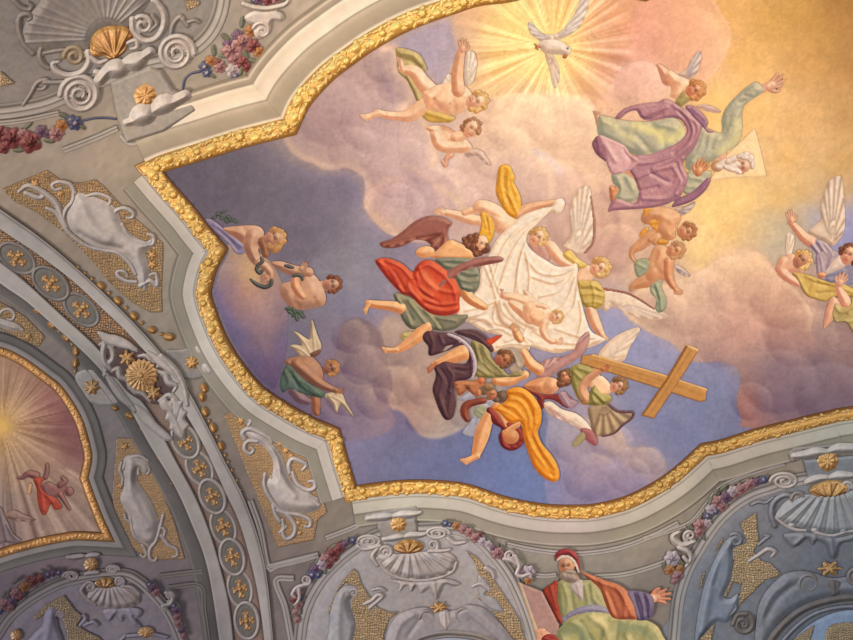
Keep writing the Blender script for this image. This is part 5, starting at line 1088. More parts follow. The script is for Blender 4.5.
fl = [ros(755, 500, 88, 18, FL, 0, .05, 1.0, 0, H=20, w=60, rough=14, st=[('755,500', 14, (150, 96, 44), .5)])]
t.part('sunflower', fl, M_GOLD, .5, .8, .9, None, 3.2, None, SL, dim_tone)
t.part('seed_head', [el(755, 500, 14, 14, GLD)], M_GOLD, .5, .7, .9, None, 5.4, None, SL, dim_tone)
for (x, y) in ((680, 408), (820, 595)):
    t.part('rosette', [ros(x, y, 44, 6, FL, 20, .2, H=14, rough=9)], M_GOLD, .5, .8, .9, None, 3.0, None, SL, dim_tone)
# ---- little gilt blossoms on plaques either side of the arch
for (cx, cy, lab, pq, gp) in ((490, 570, 'gilded blossom on a small pale plaque between the side bay and the arch', '400,520 440,480 560,470 640,560 690,620 640,660 530,670 440,620', 44), (1023, 438, 'gilded blossom on a grey plaque with white drops by the main frame', '880,380 960,370 1040,360 1090,420 1110,480 1080,520 1000,530 920,480', 38)):
    t = Thing('plaque', lab, 'plaque', (cx, cy)); t.base = .4
    sp(t, 'slab', [pl(pq, WST if cx < 600 else GST, H=8, w=14)])
    t.part('blossom', [ros(cx, cy, gp, 7, FL, 10, .15, H=14, rough=10)], M_GOLD, .5, .8, .9, None, 1.6, None, SL, dim_tone)
    if cx > 600: 
        for q in ((1060, 370, 26, 40, -35), (1106, 470, 30, 46, -35)):
            sp(t, 'drop', [el(q[0], q[1], q[2], q[3], WST, q[4])], up=1.2)
# ---- strings of gilt husks beside the arch
def beads(L, name, label, at):
    t = Thing(name, label, 'bead string', at); t.base = 1.4
    for (x, y, r, a) in L:
        t.part('bead', [el(x, y, r * 1.5, r, GLD, a, H=r, rough=r * .4)], M_GOLD, .6, .7, .9, None, 0.3, None, SL, dim_tone)
Z()
beads([(92, 279, 1.6, 40), (101, 286, 3.4, 40), (109, 293, 1.6, 40), (118, 301, 3.6, 42), (126, 308, 1.6, 42), (134, 316, 3.6, 45), (142, 323, 1.6, 45), (152, 330, 3.4, 20), (169, 337, 4, 10), (161, 334, 1.6, 20), (85, 273, 1.2, 40), (78, 267, 1.2, 40)], 'bead_string', 'string of gilded husks above the arch, between the upper cartouche and the arch', (118, 300))
beads([(204, 388, 3.6, 70), (202, 397, 3.4, 75), (205, 412, 3.6, 60), (209, 421, 1.4, 60), (213, 428, 3.6, 65), (217, 437, 1.4, 65), (221, 446, 3.4, 68), (225, 455, 1.4, 66), (228, 462, 1.2, 66), (232, 470, 1.2, 66), (237, 480, 1.1, 66), (241, 490, 1.0, 66)], 'bead_string', 'string of gilded husks running down between the arch and the lower cartouche', (212, 428))
beads([(37.5, 310, 3.4, 42), (45, 317, 1.5, 42), (52, 324.5, 3.6, 44), (59, 331, 1.5, 44), (66.5, 337.5, 3.6, 46), (72, 344, 1.4, 60), (76, 351, 3.6, 85), (75.5, 363, 3.6, 95), (75, 371, 1.5, 90), (30, 303, 1.4, 40), (22, 296, 1.1, 40)], 'bead_string', 'string of gilded husks along the lower side of the arch above the side bay', (52, 325))
beads([(115, 408, 2.6, 20), (130, 415.5, 3.6, 25), (142, 428, 3.4, 60), (150, 441, 3.4, 62), (158, 456, 3.2, 65), (137, 421, 1.3, 45), (146, 435, 1.3, 60), (154, 449, 1.3, 62), (163, 465, 1.4, 62), (167, 474, 1.2, 62), (171, 483, 1.0, 62)], 'bead_string', 'string of gilded husks down the lower side of the arch beside the side bay cartouche', (142, 428))
# ---- scroll helper
def curl(x, y, r, turns=1.4, ang=0, w=None, d=1, col=WST, grow=1.0, sy=1.0):
    """a spiral volute as a tapering tube"""
    w = w or r * .3; L = []
    n = int(18 * turns)
    for i in range(n + 1):
        q = i / n
        th = math.radians(ang) + d * 2 * math.pi * turns * q
        rr = r * (1 - .82 * q)
        L.append([x + rr * math.cos(th), y + sy * rr * math.sin(th), w * (1 - .45 * q) * (.5 + .5 * sy)])
    return lb(L, col)
def panel(label, at, ground, body, scrolls, leaves=(), rim=None, tone_col=WST, H=26, w=40, base=.5, gp=4.4, gnd=GND, dot=(222, 174, 104)):
    t = Thing('cartouche', label, 'cartouche', at); t.base = base
    if rim: sp(t, 'rim', [pl(rim, GST, False, H=4, w=3)])
    sp(t, 'ground', [pl(ground, gnd, False, H=2, w=3, net=(2.5, .8, dot), edge=.5)], M_GOLD, .3, .8)
    sp(t, 'shield', [pl(b, tone_col, H=H, w=w, **k) for b, k in body], up=.9)
    for s in scrolls: sp(t, 'scroll', [s] if isinstance(s, dict) else list(s), up=1.3)
    for (x, y, r) in leaves: t.part('rosette', [ros(x, y, r, 5, GLD, 15, .2, H=r * .4, rough=r * .3)], M_GOLD, .5, .8, .9, None, 1.0, None, SL, dim_tone)
    return t
# upper cartouche by the frame corner
Z(0, 140, 4.265)
panel('large grey cartouche on gilded mesh ground in the long panel beside the frame corner', (400, 360), '8,208 200,128 262,172 300,180 345,182 408,168 440,195 500,260 560,320 630,380 694,440 696,480 688,640 692,735 640,735 560,690 470,610 380,500 270,390 160,310 60,260',
      [('285,330 300,270 330,225 400,240 470,270 500,300 520,350 560,400 620,430 650,420 640,460 620,480 640,560 620,640 590,600 560,530 500,480 420,460 360,430 300,380', dict(folds=[('350,280 400,370 460,420', 24, 14), ('340,400 420,440 520,460', 14, -8)]))],
      [lb('320,225,10 300,190,10 250,178,9 222,192,8 235,212,7 262,205,5', WST), lb('315,215,9 310,260,10 280,300,11 270,350,12 300,400,10 370,450,9 440,470,8 500,480,9 550,520,10 580,570,10', WST), lb('80,220,8 120,195,12 180,220,13 240,270,14 265,330,14 285,370,10', WST), lb('110,225,10 160,245,12 185,240,10 170,215,6', WST), lb('200,290,8 240,310,10 270,360,10', WST),
       lb('345,270,8 370,240,9 420,230,9 470,250,9 465,275,7 440,280,5', WST), lb('500,380,11 485,340,11 490,305,10 530,290,10 568,310,9 565,330,7 540,330,5', WST), lb('520,360,9 550,410,10 600,435,11 650,445,10 655,410,8 630,400,6', WST), lb('580,605,9 540,600,9 505,580,9 500,560,7 530,560,7 545,580,5', WST), lb('600,620,12 640,600,12 670,620,10 665,570,8 640,575,6', WST)],
      [(650, 490, 22), (650, 530, 22), (150, 185, 22), (260, 228, 16)])
Z(0, 140, 4.265)
Z(200, 390, 4.0)
panel('pale grey cartouche on gilded mesh ground below the frame, beside the arch', (360, 400), '95,102 150,74 182,98 200,120 300,180 420,238 452,300 508,490 470,520 455,600 312,630',
      [('175,160 240,170 290,215 330,270 350,330 380,380 430,410 470,440 478,470 440,490 380,490 320,470 285,420 268,370 290,330 290,280 260,230 210,200', dict(folds=[('290,240 320,330 380,420', 16, 9)]))],
      [lb('180,195,10 170,170,11 200,155,11 250,175,11 280,195,9 288,210,6', WST), lb('230,205,9 190,205,10 178,235,9 200,255,8 215,240,7 203,228,5', WST), lb('260,335,8 258,380,9 280,430,10 330,485,9 400,500,9 440,520,9 440,545,8 420,545,6', WST), lb('290,440,8 300,490,9 320,525,9', WST), lb('310,480,9 350,500,10 380,540,10 375,580,10 345,595,9 330,565,8 345,545,6', WST),
       lb('360,330,9 355,300,10 370,275,10 405,285,9 425,300,8 410,320,6', WST), lb('370,330,8 390,375,9 430,400,10 460,390,10 455,365,8 435,365,6', WST), lb('400,440,8 440,440,9 475,460,9', WST), lb('195,140,8 205,120,8 195,120,7', WST), lb('215,175,6 260,205,6 300,270,6 325,340,6 370,410,5 420,440,5', GST), lb('285,345,6 300,400,6 345,455,6 410,470,5', WST), lb('330,520,8 335,550,8 320,570,7', WST), lb('420,395,6 440,420,6 470,435,5', WST)],
      [(165, 122, 18), (320, 215, 14), (345, 240, 16), (365, 262, 12), (395, 530, 14), (400, 570, 12)], gnd=GN2, dot=(196, 150, 92))
Z(0, 380, 5.331)
panel('grey cartouche on brown-gold ground beside the side bay fresco', (760, 640), '622,308 702,312 780,430 860,580 930,760 985,955 810,960 740,920 660,860 620,760 600,620',
      [('660,420 720,400 790,440 800,490 770,500 740,480 735,540 790,620 830,700 850,780 830,860 780,880 730,850 700,800 690,740 660,680 640,630 660,560', dict(folds=[('700,440 690,560 730,680 790,780', 22, 14)]))],
      [lb('660,470,10 680,420,11 740,405,11 790,430,9', WST), lb('740,500,10 740,460,10 775,455,9 798,480,8 785,500,7', WST), lb('660,640,10 690,690,11 700,760,11 720,830,11 790,880,10', WST), lb('870,720,10 850,800,10 830,860,11 800,900,11 800,950,10 825,965,8 835,945,6', WST), lb('860,830,10 900,880,10 940,900,9 945,935,9 920,940,6', WST), lb('690,700,9 720,690,9 720,660,7', WST), lb('648,440,9 640,480,10 655,520,9 650,560,8', WST), lb('690,430,7 705,450,7 690,490,7 700,540,7 725,600,7 770,680,6', GST), lb('850,780,8 880,800,9 870,840,8', WST), lb('700,760,9 670,740,8 665,715,7', WST), lb('760,880,9 780,920,9 770,945,8 750,930,6', WST)],
      [(665, 355, 22), (645, 560, 22), (840, 850, 16)], gnd=GN2, dot=(196, 150, 92))
Z(0, 280, 5.331)
panel('partly seen grey cartouche on gilded mesh ground at the left picture edge', (60, 230), '-80,80 0,118 60,150 140,200 240,305 205,358 120,320 0,260 -80,215',
      [('-60,160 0,200 60,220 110,240 120,270 60,270 0,250 -60,230', {})],
      [lb('-10,200,8 10,165,9 50,155,9 78,185,8 65,210,7 40,205,5', WST), lb('20,230,8 80,235,9 120,265,9', WST)], [(150, 300, 22)])
# ---- garlands of flowers
FCOL = {'r': [(74, 32, 36), (138, 76, 76), (196, 144, 136)], 'p': [(98, 62, 68), (168, 122, 120), (220, 186, 178)], 'b': [(46, 48, 74), (88, 92, 122), (146, 148, 170)], 'w': [(124, 104, 112), (190, 176, 180), (232, 224, 220)], 'o': [(116, 68, 34), (178, 122, 78), (216, 172, 124)], 'v': [(70, 50, 72), (120, 92, 112), (172, 146, 160)]}
LEAFC = [(70, 72, 62), (120, 122, 104), (160, 160, 140)]
def garland(label, at, fl, lv=(), rib=None, scroll=None, toned=True):
    t = Thing('flower_garland', label, 'garland', at); t.base = 5.8 if _Z[1] > 390 else 1.0
    k = 0
    tn = dim_tone if toned else None
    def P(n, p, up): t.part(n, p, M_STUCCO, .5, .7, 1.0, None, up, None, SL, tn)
    if rib: P('ribbon', [lb(rib, FCOL['b'])], 0)
    for (x, y, r, a) in lv: P('leaf', [el(x, y, r, r * .42, LEAFC, a, H=r * .3, folds=[])], .1)
    for (x, y, r, c) in fl:
        rr = r * _Z[2] if False else r
        ins = [ros(x, y, r * 1.12, 5 if k % 2 else 6, FCOL[c], 31 * k, .10, H=r * .4, w=r * .9, edge=.15),
               ros(x + r * .05, y - r * .05, r * .62, 5, FCOL[c], 31 * k + 36, .16, H=r * .5), el(x, y, r * .28, r * .28, FCOL[c] if c != 'b' else FCOL['w'], H=r * .5)]
        P('flower', ins, .3 + .02 * (k % 5)); k += 1
Z(0, 0, 4.265)
garland('garland of dark red roses at the left picture edge under the upper shell', (120, 580), [(45, 590, 46, 'r'), (130, 605, 46, 'r'), (-10, 570, 36, 'r'), (175, 560, 26, 'v'), (238, 570, 32, 'p'), (262, 535, 26, 'o'), (320, 525, 30, 'b'), (300, 510, 20, 'b'), (95, 570, 22, 'p'), (15, 630, 26, 'r'), (200, 570, 18, 'v')], [(120, 535, 24, -40), (270, 492, 24, 20), (210, 600, 26, 10), (160, 600, 20, 50), (80, 640, 26, 0), (350, 540, 20, 40)], '350,515,5 400,505,5 450,503,5 495,508,4')
Z(160, 0, 4.265)
garland('garland of pink flowers and blue ribbon hanging on the cornice above the frame corner', (310, 220), [(300, 215, 36, 'p'), (350, 180, 40, 'p'), (395, 195, 30, 'r'), (320, 250, 30, 'p'), (350, 265, 28, 'r'), (370, 285, 22, 'r'), (255, 285, 26, 'p'), (215, 258, 22, 'o'), (310, 300, 30, 'w'), (320, 322, 22, 'b'), (190, 285, 24, 'b'), (200, 310, 20, 'b'), (420, 220, 24, 'o'), (330, 150, 24, 'v'), (385, 130, 26, 'o'), (290, 185, 22, 'v'), (245, 265, 16, 'r')], [(280, 160, 26, 40), (230, 215, 26, 80), (400, 260, 26, 20), (365, 230, 26, 60), (345, 300, 26, 100), (350, 95, 26, 95), (270, 240, 20, 10), (225, 325, 16, 30)], '170,305,6 130,315,5 105,340,5 98,380,5')
garland('bunch of dark pink flowers at the top picture edge above the cornice scroll', (460, 0), [(420, -5, 24, 'v'), (460, 0, 22, 'r'), (495, -6, 24, 'p'), (440, -20, 22, 'r'), (400, 0, 14, 'b')], [(520, 0, 16, 0)])
Z(300, 490, 3.877)
garland('garland of pink roses hugging the left shoulder of the middle lunette', (110, 250), [(100, 265, 26, 'p'), (125, 240, 24, 'r'), (85, 285, 22, 'w'), (60, 300, 22, 'v'), (45, 325, 20, 'b'), (150, 222, 22, 'r'), (175, 205, 16, 'v'), (205, 190, 14, 'b'), (110, 285, 18, 'r'), (70, 325, 14, 'b'), (135, 262, 14, 'r')], [(190, 215, 16, -30), (65, 275, 18, -60), (130, 215, 18, -40), (95, 310, 16, 60)])
garland('hanging bunch of pink and blue flowers low beside the left pilaster of the middle lunette', (-20, 420), [(-10, 395, 20, 'p'), (-20, 420, 18, 'r'), (-8, 440, 18, 'p'), (-18, 470, 14, 'p'), (-12, 500, 14, 'p'), (0, 415, 14, 'b')], [(-30, 445, 14, 80), (0, 470, 14, 90), (-22, 490, 12, 90)])
garland('garland of small pink flowers along the right shoulder of the middle lunette', (650, 150), [(605, 135, 16, 'o'), (632, 148, 18, 'p'), (655, 160, 18, 'p'), (680, 180, 20, 'p'), (563, 125, 14, 'b'), (580, 130, 10, 'b'), (705, 195, 16, 'w'), (730, 205, 14, 'w'), (765, 240, 24, 'p'), (750, 220, 14, 'v'), (695, 168, 12, 'r')], [(585, 118, 14, 10), (735, 190, 14, 30), (660, 138, 14, 20), (785, 215, 14, 60)])
Z(653, 400, 4.265)
garland('long garland of pale roses along the left shoulder of the right lunette', (300, 430), [(275, 430, 28, 'p'), (310, 410, 26, 'v'), (340, 385, 24, 'w'), (375, 375, 24, 'p'), (410, 355, 24, 'p'), (295, 450, 22, 'p'), (245, 460, 22, 'w'), (230, 490, 18, 'b'), (440, 345, 18, 'v'), (470, 335, 18, 'b'), (350, 400, 16, 'p'), (265, 470, 16, 'b'), (200, 530, 28, 'p'), (195, 560, 22, 'p'), (230, 520, 18, 'w')], [(300, 370, 22, -40), (245, 430, 24, -70), (160, 540, 20, 30), (390, 340, 18, -20), (270, 390, 18, -60), (215, 580, 18, 60)])
garland('pale blue flower with pink rosebuds beside the prophet\'s hand', (80, 690), [(80, 670, 32, 'w'), (80, 672, 20, 'b'), (70, 720, 22, 'o'), (105, 745, 24, 'p'), (115, 715, 18, 'o'), (90, 770, 14, 'p')], [(50, 705, 18, 60), (120, 690, 18, 20)])
Z(0, 500, 4.489)
garland('dim garland of mixed flowers along the left shoulder of the side bay lunette', (140, 370), [(70, 415, 24, 'p'), (110, 385, 24, 'o'), (150, 360, 24, 'r'), (185, 345, 20, 'r'), (20, 465, 26, 'p'), (55, 450, 20, 'v'), (215, 330, 18, 'b'), (240, 325, 16, 'v'), (265, 322, 14, 'b'), (130, 350, 16, 'r'), (0, 490, 20, 'b'), (45, 480, 18, 'p'), (95, 430, 14, 'r')], [(70, 360, 22, -40), (200, 310, 18, 20), (20, 420, 20, -60), (165, 380, 16, -30)])
garland('dim hanging bunch of purple flowers right of the side bay lunette', (790, 500), [(685, 390, 22, 'v'), (700, 410, 18, 'p'), (790, 490, 22, 'v'), (795, 520, 20, 'p'), (800, 550, 18, 'p'), (815, 580, 16, 'v'), (780, 470, 14, 'b'), (825, 605, 14, 'p'), (670, 375, 14, 'b')], [(805, 470, 16, 60), (820, 555, 16, 80)])
Z(500, 490, 4.265)
garland('small lilac flower drooping under the scroll left of the prophet', (115, 355), [(120, 345, 28, 'w'), (100, 350, 20, 'v'), (120, 380, 18, 'o')], [(95, 375, 16, 60), (140, 360, 14, 20)])
# ---- free scrolls
def scroll(label, at, pieces, base=.8):
    t = Thing('scroll', label, 'scroll', at); t.base = 8.2 if _Z[1] > 390 else 3.0
    sp(t, 'volute', pieces)
Z(160, 0, 4.265)
scroll('cream scroll bracket at the top picture edge beside the pink garland', (440, 110), [pl('360,70 400,45 470,40 520,55 525,90 480,90 470,130 440,165 410,160 400,130 420,110 380,100', WST, H=14, w=16), curl(435, 130, 38, 1.3, 200, 9, 1), lb('355,15,10 400,30,12 460,35,12 530,20,12 545,5,8', WST)])
Z(300, 490, 3.877)
scroll('curled white scroll under the garland left of the middle lunette', (20, 350), [curl(22, 345, 20, 1.3, 60, 5, -1), lb('35,360,7 10,365,8 -15,375,8 -30,400,7 -20,410,5', WST), lb('-5,380,7 -2,410,7 -10,430,6 -22,440,4', WST)])
scroll('white scroll bracket right of the middle lunette, left of the prophet', (810, 250), [curl(815, 248, 20, 1.2, 150, 6, 1), lb('790,262,7 820,268,8 838,280,7', WST), lb('835,250,6 850,290,8 840,320,8 860,330,8 890,320,7 895,335,5', WST)])
Z(653, 490, 4.265)
scroll('white scroll bracket between the prophet\'s hand and the right lunette', (120, 220), [curl(155, 190, 26, 1.3, 120, 8, 1), lb('175,215,9 130,230,14 95,215,15 85,190,12 110,175,9', WST), lb('110,240,10 150,260,10 160,290,9 140,320,7', WST), lb('130,280,8 145,300,7', WST)])
Z(0, 500, 4.489)
scroll('grey scroll right of the side bay lunette', (740, 430), [curl(760, 425, 24, 1.2, 100, 7, -1), lb('745,410,8 775,430,9 765,460,9 730,470,9 745,490,7', WST)])
# ================================================================== lunettes with shells
NET = [(76, 58, 38), (126, 98, 62), (196, 160, 108)]
def lunette(label, at, arch, body, tint, base=0.0, rim=4.0):
    """a rounded lunette: smooth field inside an arched moulding"""
    t = Thing('lunette', label, 'lunette', at); t.base = base + .2
    sp(t, 'field', [pl(body, tint, H=10, w=60)], hs=.5, paint=.6, step=1.2)
    a = crom(pts(arch)[:, :2], False, 3.0)
    pr = [(-rim * 1.5, .4, (120, 112, 106)), (-rim * 1.2, 2.4, (196, 188, 180)), (-rim * .5, 3.2, (176, 168, 160)), (-rim * .3, 2.2, (116, 108, 102)), (0, 3.4, (204, 196, 188)), (rim * .7, 3.8, (180, 172, 164)), (rim, 2.0, (110, 102, 96)), (rim * 1.5, 2.6, (176, 168, 160)), (rim * 1.9, .3, (130, 122, 116))]
    sweep('arch_moulding', a, pr, M_STUCCO, parent=t.e, org=t.org, tone=dim_tone)
    return t
def nets(t, L, per=7.0):
    for s in L: sp(t, 'mesh_ground', [pl(s, NET, False, H=2, w=4, net=(2.4, .8, (222, 188, 130)), edge=.5)], M_GOLD, .4, .9, up=3.2, step=.7)
def shellpart(t, outline, root, rimpts, nrib, tint, up=3.4, gold=None, H=20):
    fo = []
    r = crom(pts([[float(q) for q in p.split(',')] for p in rimpts.split()]), False, 1.0)
    ps = [[float(q) for q in p.split(',')] for p in rimpts.split()]
    ps = np.array(ps); ss = np.linspace(0, len(ps) - 1, nrib)
    tips = [np.array([np.interp(s, range(len(ps)), ps[:, 0]), np.interp(s, range(len(ps)), ps[:, 1])]) for s in ss]
    for k, q in enumerate(tips):
        fo.append(([[root[0] + (q[0] - root[0]) * .2, root[1] + (q[1] - root[1]) * .2], [root[0] + (q[0] - root[0]) * .6, root[1] + (q[1] - root[1]) * .6], list(q)], 5.5, 5.5 if k % 2 == 0 else -5.5))
    sp(t, 'shell', [pl(outline, tint, H=H, w=30, folds=fo)], up=up)
    if gold:
        fo = []
        for k in range(9):
            a = math.radians(gold[5] + (k - 4) * 20)
            fo.append(([[gold[0], gold[1]], [gold[0] + gold[2] * math.cos(a), gold[1] + gold[3] * math.sin(a)]], 5, 7 if k % 2 == 0 else -6))
        t.part('gilded_shell', [pl(gold[4], GLD, H=16, w=16, folds=fo)], M_GOLD, .5, .7, 1.0, None, up + .6, 'gilded scallop', SL, dim_tone)
def bal(pts_, col=None):
    return lb(pts_, col or WST)
# ---------------- middle lunette
Z(300, 490, 3.877)
t = lunette('middle lunette under the main frame with large white shell and lobed arch', (430, 420),
            '-20,680 0,590 12,500 40,420 90,340 160,268 220,222 270,190 340,165 430,155 520,150 580,148 640,160 700,198 760,262 810,330 850,410 885,500 910,590 930,680',
            '-10,680 20,500 95,345 170,270 270,200 430,165 580,160 640,175 700,215 800,340 870,500 920,680', [(122, 114, 110), (188, 180, 176), (240, 232, 226)])
nets(t, ['205,303 225,318 236,356 262,400 300,452 345,472 385,470 345,500 325,560 318,640 185,640 205,560 214,500 196,450 215,395 190,362 165,352', '110,462 140,395 166,350 182,352 150,385 130,440 112,480', '640,228 690,262 740,330 800,420 850,500 880,600 820,570 770,500 720,440 690,420 700,350 680,280'])
BLU = [(112, 108, 108), (176, 172, 170), (230, 226, 222)]
sp(t, 'cartouche', [pl('100,640 112,540 118,470 140,405 172,370 215,372 226,400 200,412 188,440 200,490 214,520 205,580 190,640', BLU, H=16, w=20, folds=[('160,400 150,500 150,620', 14, 8)]), curl(208, 398, 17, 1.2, 200, 5, 1)], up=3.6)
sp(t, 'cartouche', [pl('690,330 720,345 740,380 720,400 760,420 790,470 740,460 700,420', BLU, H=8, w=10), lb('668,372,6 700,362,7 735,385,5', WST), lb('720,300,8 745,318,8 752,340,6', WST)], up=3.6)
shellpart(t, '300,255 340,240 380,246 480,236 560,236 600,258 606,285 592,315 545,338 440,348 375,332 325,302', (425, 200), '302,262 330,305 380,332 440,345 500,343 550,335 592,312 604,275', 17, WST, gold=(420, 240, 60, 50, '362,222 378,202 400,192 425,188 450,194 478,208 470,232 430,244 385,240', -90))
sp(t, 'beading', [el(368, 334, 12, 10, WST), el(432, 346, 12, 10, WST), el(520, 342, 13, 10, WST), el(584, 318, 13, 10, WST), lb('300,262,6 330,308,6 375,335,6 440,348,6 520,343,6 590,315,6 606,280,6', WST)], up=4.0)
sp(t, 'leaf', [pl('345,345 440,352 560,342 620,360 600,372 560,366 530,425 515,400 500,380 470,400 450,372 430,395 415,370 380,395 385,365', WST, H=10, w=14, folds=[('440,360 435,385', 8, 6), ('520,360 522,410', 8, 6), ('570,350 590,365', 8, 5)])], up=3.5)
sp(t, 'volute', [curl(270, 198, 48, 2.2, 180, 9, 1, sy=.52), lb('225,215,8 250,228,8 310,215,7', WST)], up=4)
sp(t, 'volute', [curl(532, 166, 48, 2.2, 0, 9, -1, sy=.5), lb('575,185,8 600,205,9 640,200,7', WST)], up=4)
sp(t, 'scroll', [curl(335, 240, 26, 1.4, 200, 7, 1), lb('300,225,8 280,255,9 300,290,8', WST)], up=4.1)
sp(t, 'scroll', [curl(515, 212, 24, 1.4, 120, 7, -1), lb('500,235,8 540,235,8 580,230,7', WST)], up=4.1)
sp(t, 'scroll', [lb('250,440,8 280,425,9 300,405,9 320,410,8 300,430,7 270,455,7', WST), lb('280,385,6 310,380,7 330,390,5', WST)], up=4.0)
sp(t, 'baluster', [bal('325,188,10 345,186,13 375,180,16 400,178,10')], up=4.2)
sp(t, 'baluster', [bal('405,178,10 430,172,16 465,172,12 485,168,9')], up=4.2)
sp(t, 'baluster', [bal('262,108,12 290,104,16 330,100,18 355,98,12')], up=4.4)
sp(t, 'baluster', [bal('362,98,12 400,92,19 440,90,15 465,86,10')], up=4.4)
sp(t, 'block', [pl('300,115 450,105 460,150 440,180 320,185 300,150', GST, False, H=10, w=10)], up=3.4)
sp(t, 'cap', [pl('240,105 262,88 450,54 466,72 462,88 300,118', GST, False, H=8, w=6)], up=3.8)
t.part('rosette', [ros(382, 128, 32, 8, GLD, 0, .04, H=10, sx=1.0, rough=6)], M_GOLD, .5, .7, 1.0, None, 4.8, None, SL, dim_tone)
sp(t, 'lobed_arch', [pl('310,660 330,580 345,530 375,485 420,462 480,452 545,468 600,462 650,442 710,455 750,490 800,540 840,600 900,680 860,690 800,620 720,575 600,560 520,570 450,600 400,660', [(110, 102, 102), (172, 164, 164), (226, 218, 216)], H=16, w=26, folds=[('360,600 390,520 440,480', 10, 6), ('420,560 470,490', 10, -6), ('640,460 720,520 800,600', 10, 6), ('660,500 760,580', 10, -6)])], up=4.4)
sp(t, 'scroll', [curl(495, 492, 30, 1.7, 180, 8, 1, GST)], up=5.6)
sp(t, 'scroll', [curl(630, 486, 32, 1.7, 0, 8, -1, GST)], up=5.6)
sp(t, 'leaf', [pl('540,470 560,462 580,470 590,510 570,545 550,530 535,505', WST, H=10, w=12, folds=[('560,470 565,535', 5, 5)])], up=5.4)
t.part('rosette', [ros(540, 452, 24, 6, GLD, 0, .2, sx=1.5, H=8, rough=5)], M_GOLD, .5, .7, 1.0, None, 5.2, None, SL, dim_tone)
sp(t, 'arch_rim', [lb('380,690,12 410,620,12 460,572,12 540,550,12 640,552,12 720,570,12 800,620,12 860,690,12', GST)], up=5.2)
sp(t, 'recess', [pl('400,700 430,630 470,592 550,572 640,574 720,596 790,640 830,700', [(130, 140, 160), (170, 180, 198), (206, 212, 222)], H=4, w=10)], up=4.6)
# ---------------- right lunette
Z(653, 490, 4.265)
BLU2 = [(84, 84, 88), (142, 142, 146), (208, 208, 212)]  # stucco greys with the cool daylight and dimness of this corner painted in
t = lunette('right-hand bluish lunette with large shell at the picture corner', (450, 300),
            '70,760 92,640 112,460 150,340 200,250 250,170 300,110 360,58 430,18 500,-5 560,-25 640,-45 760,-55 900,-50 1010,-15 1130,70 1230,190 1310,340 1360,500 1390,760',
            '85,760 120,460 205,255 305,115 440,25 560,-20 760,-45 900,-42 1005,-8 1120,75 1220,195 1300,345 1350,500 1380,760', BLU2)
BL3 = [(82, 86, 96), (146, 152, 162), (208, 212, 220)]
nets(t, ['440,92 444,160 452,215 428,262 462,300 500,310 545,355 520,372 480,380 450,410 420,440 380,478 340,512 325,530 335,500 372,440 378,400 340,392 312,455 298,452 330,385 345,300 325,250 365,235 400,220 385,180 370,140', '265,262 290,205 300,205 280,245', '215,560 240,545 262,570 250,640 185,700 190,600', '195,420 215,340 222,350 205,415'], 6.5)
sp(t, 'cartouche', [pl('180,640 200,480 230,370 270,280 310,215 350,185 382,200 375,225 345,240 340,300 330,380 300,450 330,460 360,440 365,480 320,560 270,560 230,600', BL3, H=16, w=24, folds=[('330,210 270,330 230,480 210,600', 18, 10), ('300,260 260,400', 12, -6)]), curl(352, 212, 30, 1.3, 230, 8, 1, BLU2)], up=3.6)
sp(t, 'scroll', [lb('410,300,8 450,275,10 490,250,11 520,262,9 505,280,7', WST), lb('450,230,8 480,205,9 495,195,8 475,190,6', BLU2), lb('300,520,10 340,480,10 355,500,8 330,530,8', BLU2)], up=4.0)
shellpart(t, '520,110 560,50 620,20 680,15 760,10 860,0 940,15 990,50 1020,110 1000,145 940,168 860,180 780,185 690,175 600,150 545,140', (770, -60), '530,120 600,150 690,172 780,182 860,178 960,165', 15, [(104, 104, 106), (168, 168, 168), (226, 226, 224)], gold=(755, 40, 90, 70, '665,0 690,-30 740,-48 790,-48 840,-20 830,10 780,28 720,30 685,20', -90))
sp(t, 'beading', [el(590, 148, 16, 14, WST), el(690, 168, 16, 14, WST), el(812, 166, 16, 14, WST), lb('525,115,7 560,145,7 600,165,7 650,170,7', WST), lb('695,180,7 760,192,7 812,180,7', WST), lb('820,175,7 880,168,7 940,150,7', WST)], up=4.2)
sp(t, 'leaf', [pl('560,185 690,180 780,200 860,185 853,215 800,230 780,290 755,285 740,235 700,215 680,235 660,205 620,235 590,240', BLU2, H=12, w=16, folds=[('760,200 765,270', 10, 7), ('640,195 610,225', 9, 6), ('690,190 690,220', 9, 5)])], up=3.6)
sp(t, 'scroll', [lb('520,150,12 505,100,13 515,50,13 560,20,12 600,30,10 590,55,8', BLU2), curl(620, 35, 30, 1.4, 180, 9, 1, GST), lb('420,60,7 450,48,8 480,52,7 510,30,6', BLU2)], up=4.2)
sp(t, 'volute', [curl(560, -40, 60, 2.2, 180, 11, 1, WST, sy=.6)], up=4.4)
sp(t, 'scroll', [curl(825, -14, 26, 1.3, 0, 9, -1, WST)], up=4.8)
for q in ('655,-35,14 680,-45,20 720,-55,16 745,-55,12', '752,-55,12 790,-64,22 830,-64,18 860,-66,12', '600,-148,16 640,-152,20 700,-165,22 740,-165,14', '750,-168,14 790,-180,24 850,-180,22 900,-178,14'):
    sp(t, 'baluster', [bal(q)], up=4.6)
sp(t, 'block', [pl('640,-130 860,-150 880,-80 850,-60 660,-45 650,-90', BLU2, False, H=10, w=10)], up=3.4)
sp(t, 'cap', [pl('575,-160 600,-185 900,-210 900,-195 640,-172 600,-120 585,-125', GST, False, H=8, w=6)], up=3.8)
t.part('rosette', [ros(745, -128, 46, 8, GLD, 0, .04, sx=1.0, H=14, rough=9)], M_GOLD, .5, .7, 1.0, None, 4.9, None, SL, dim_tone)
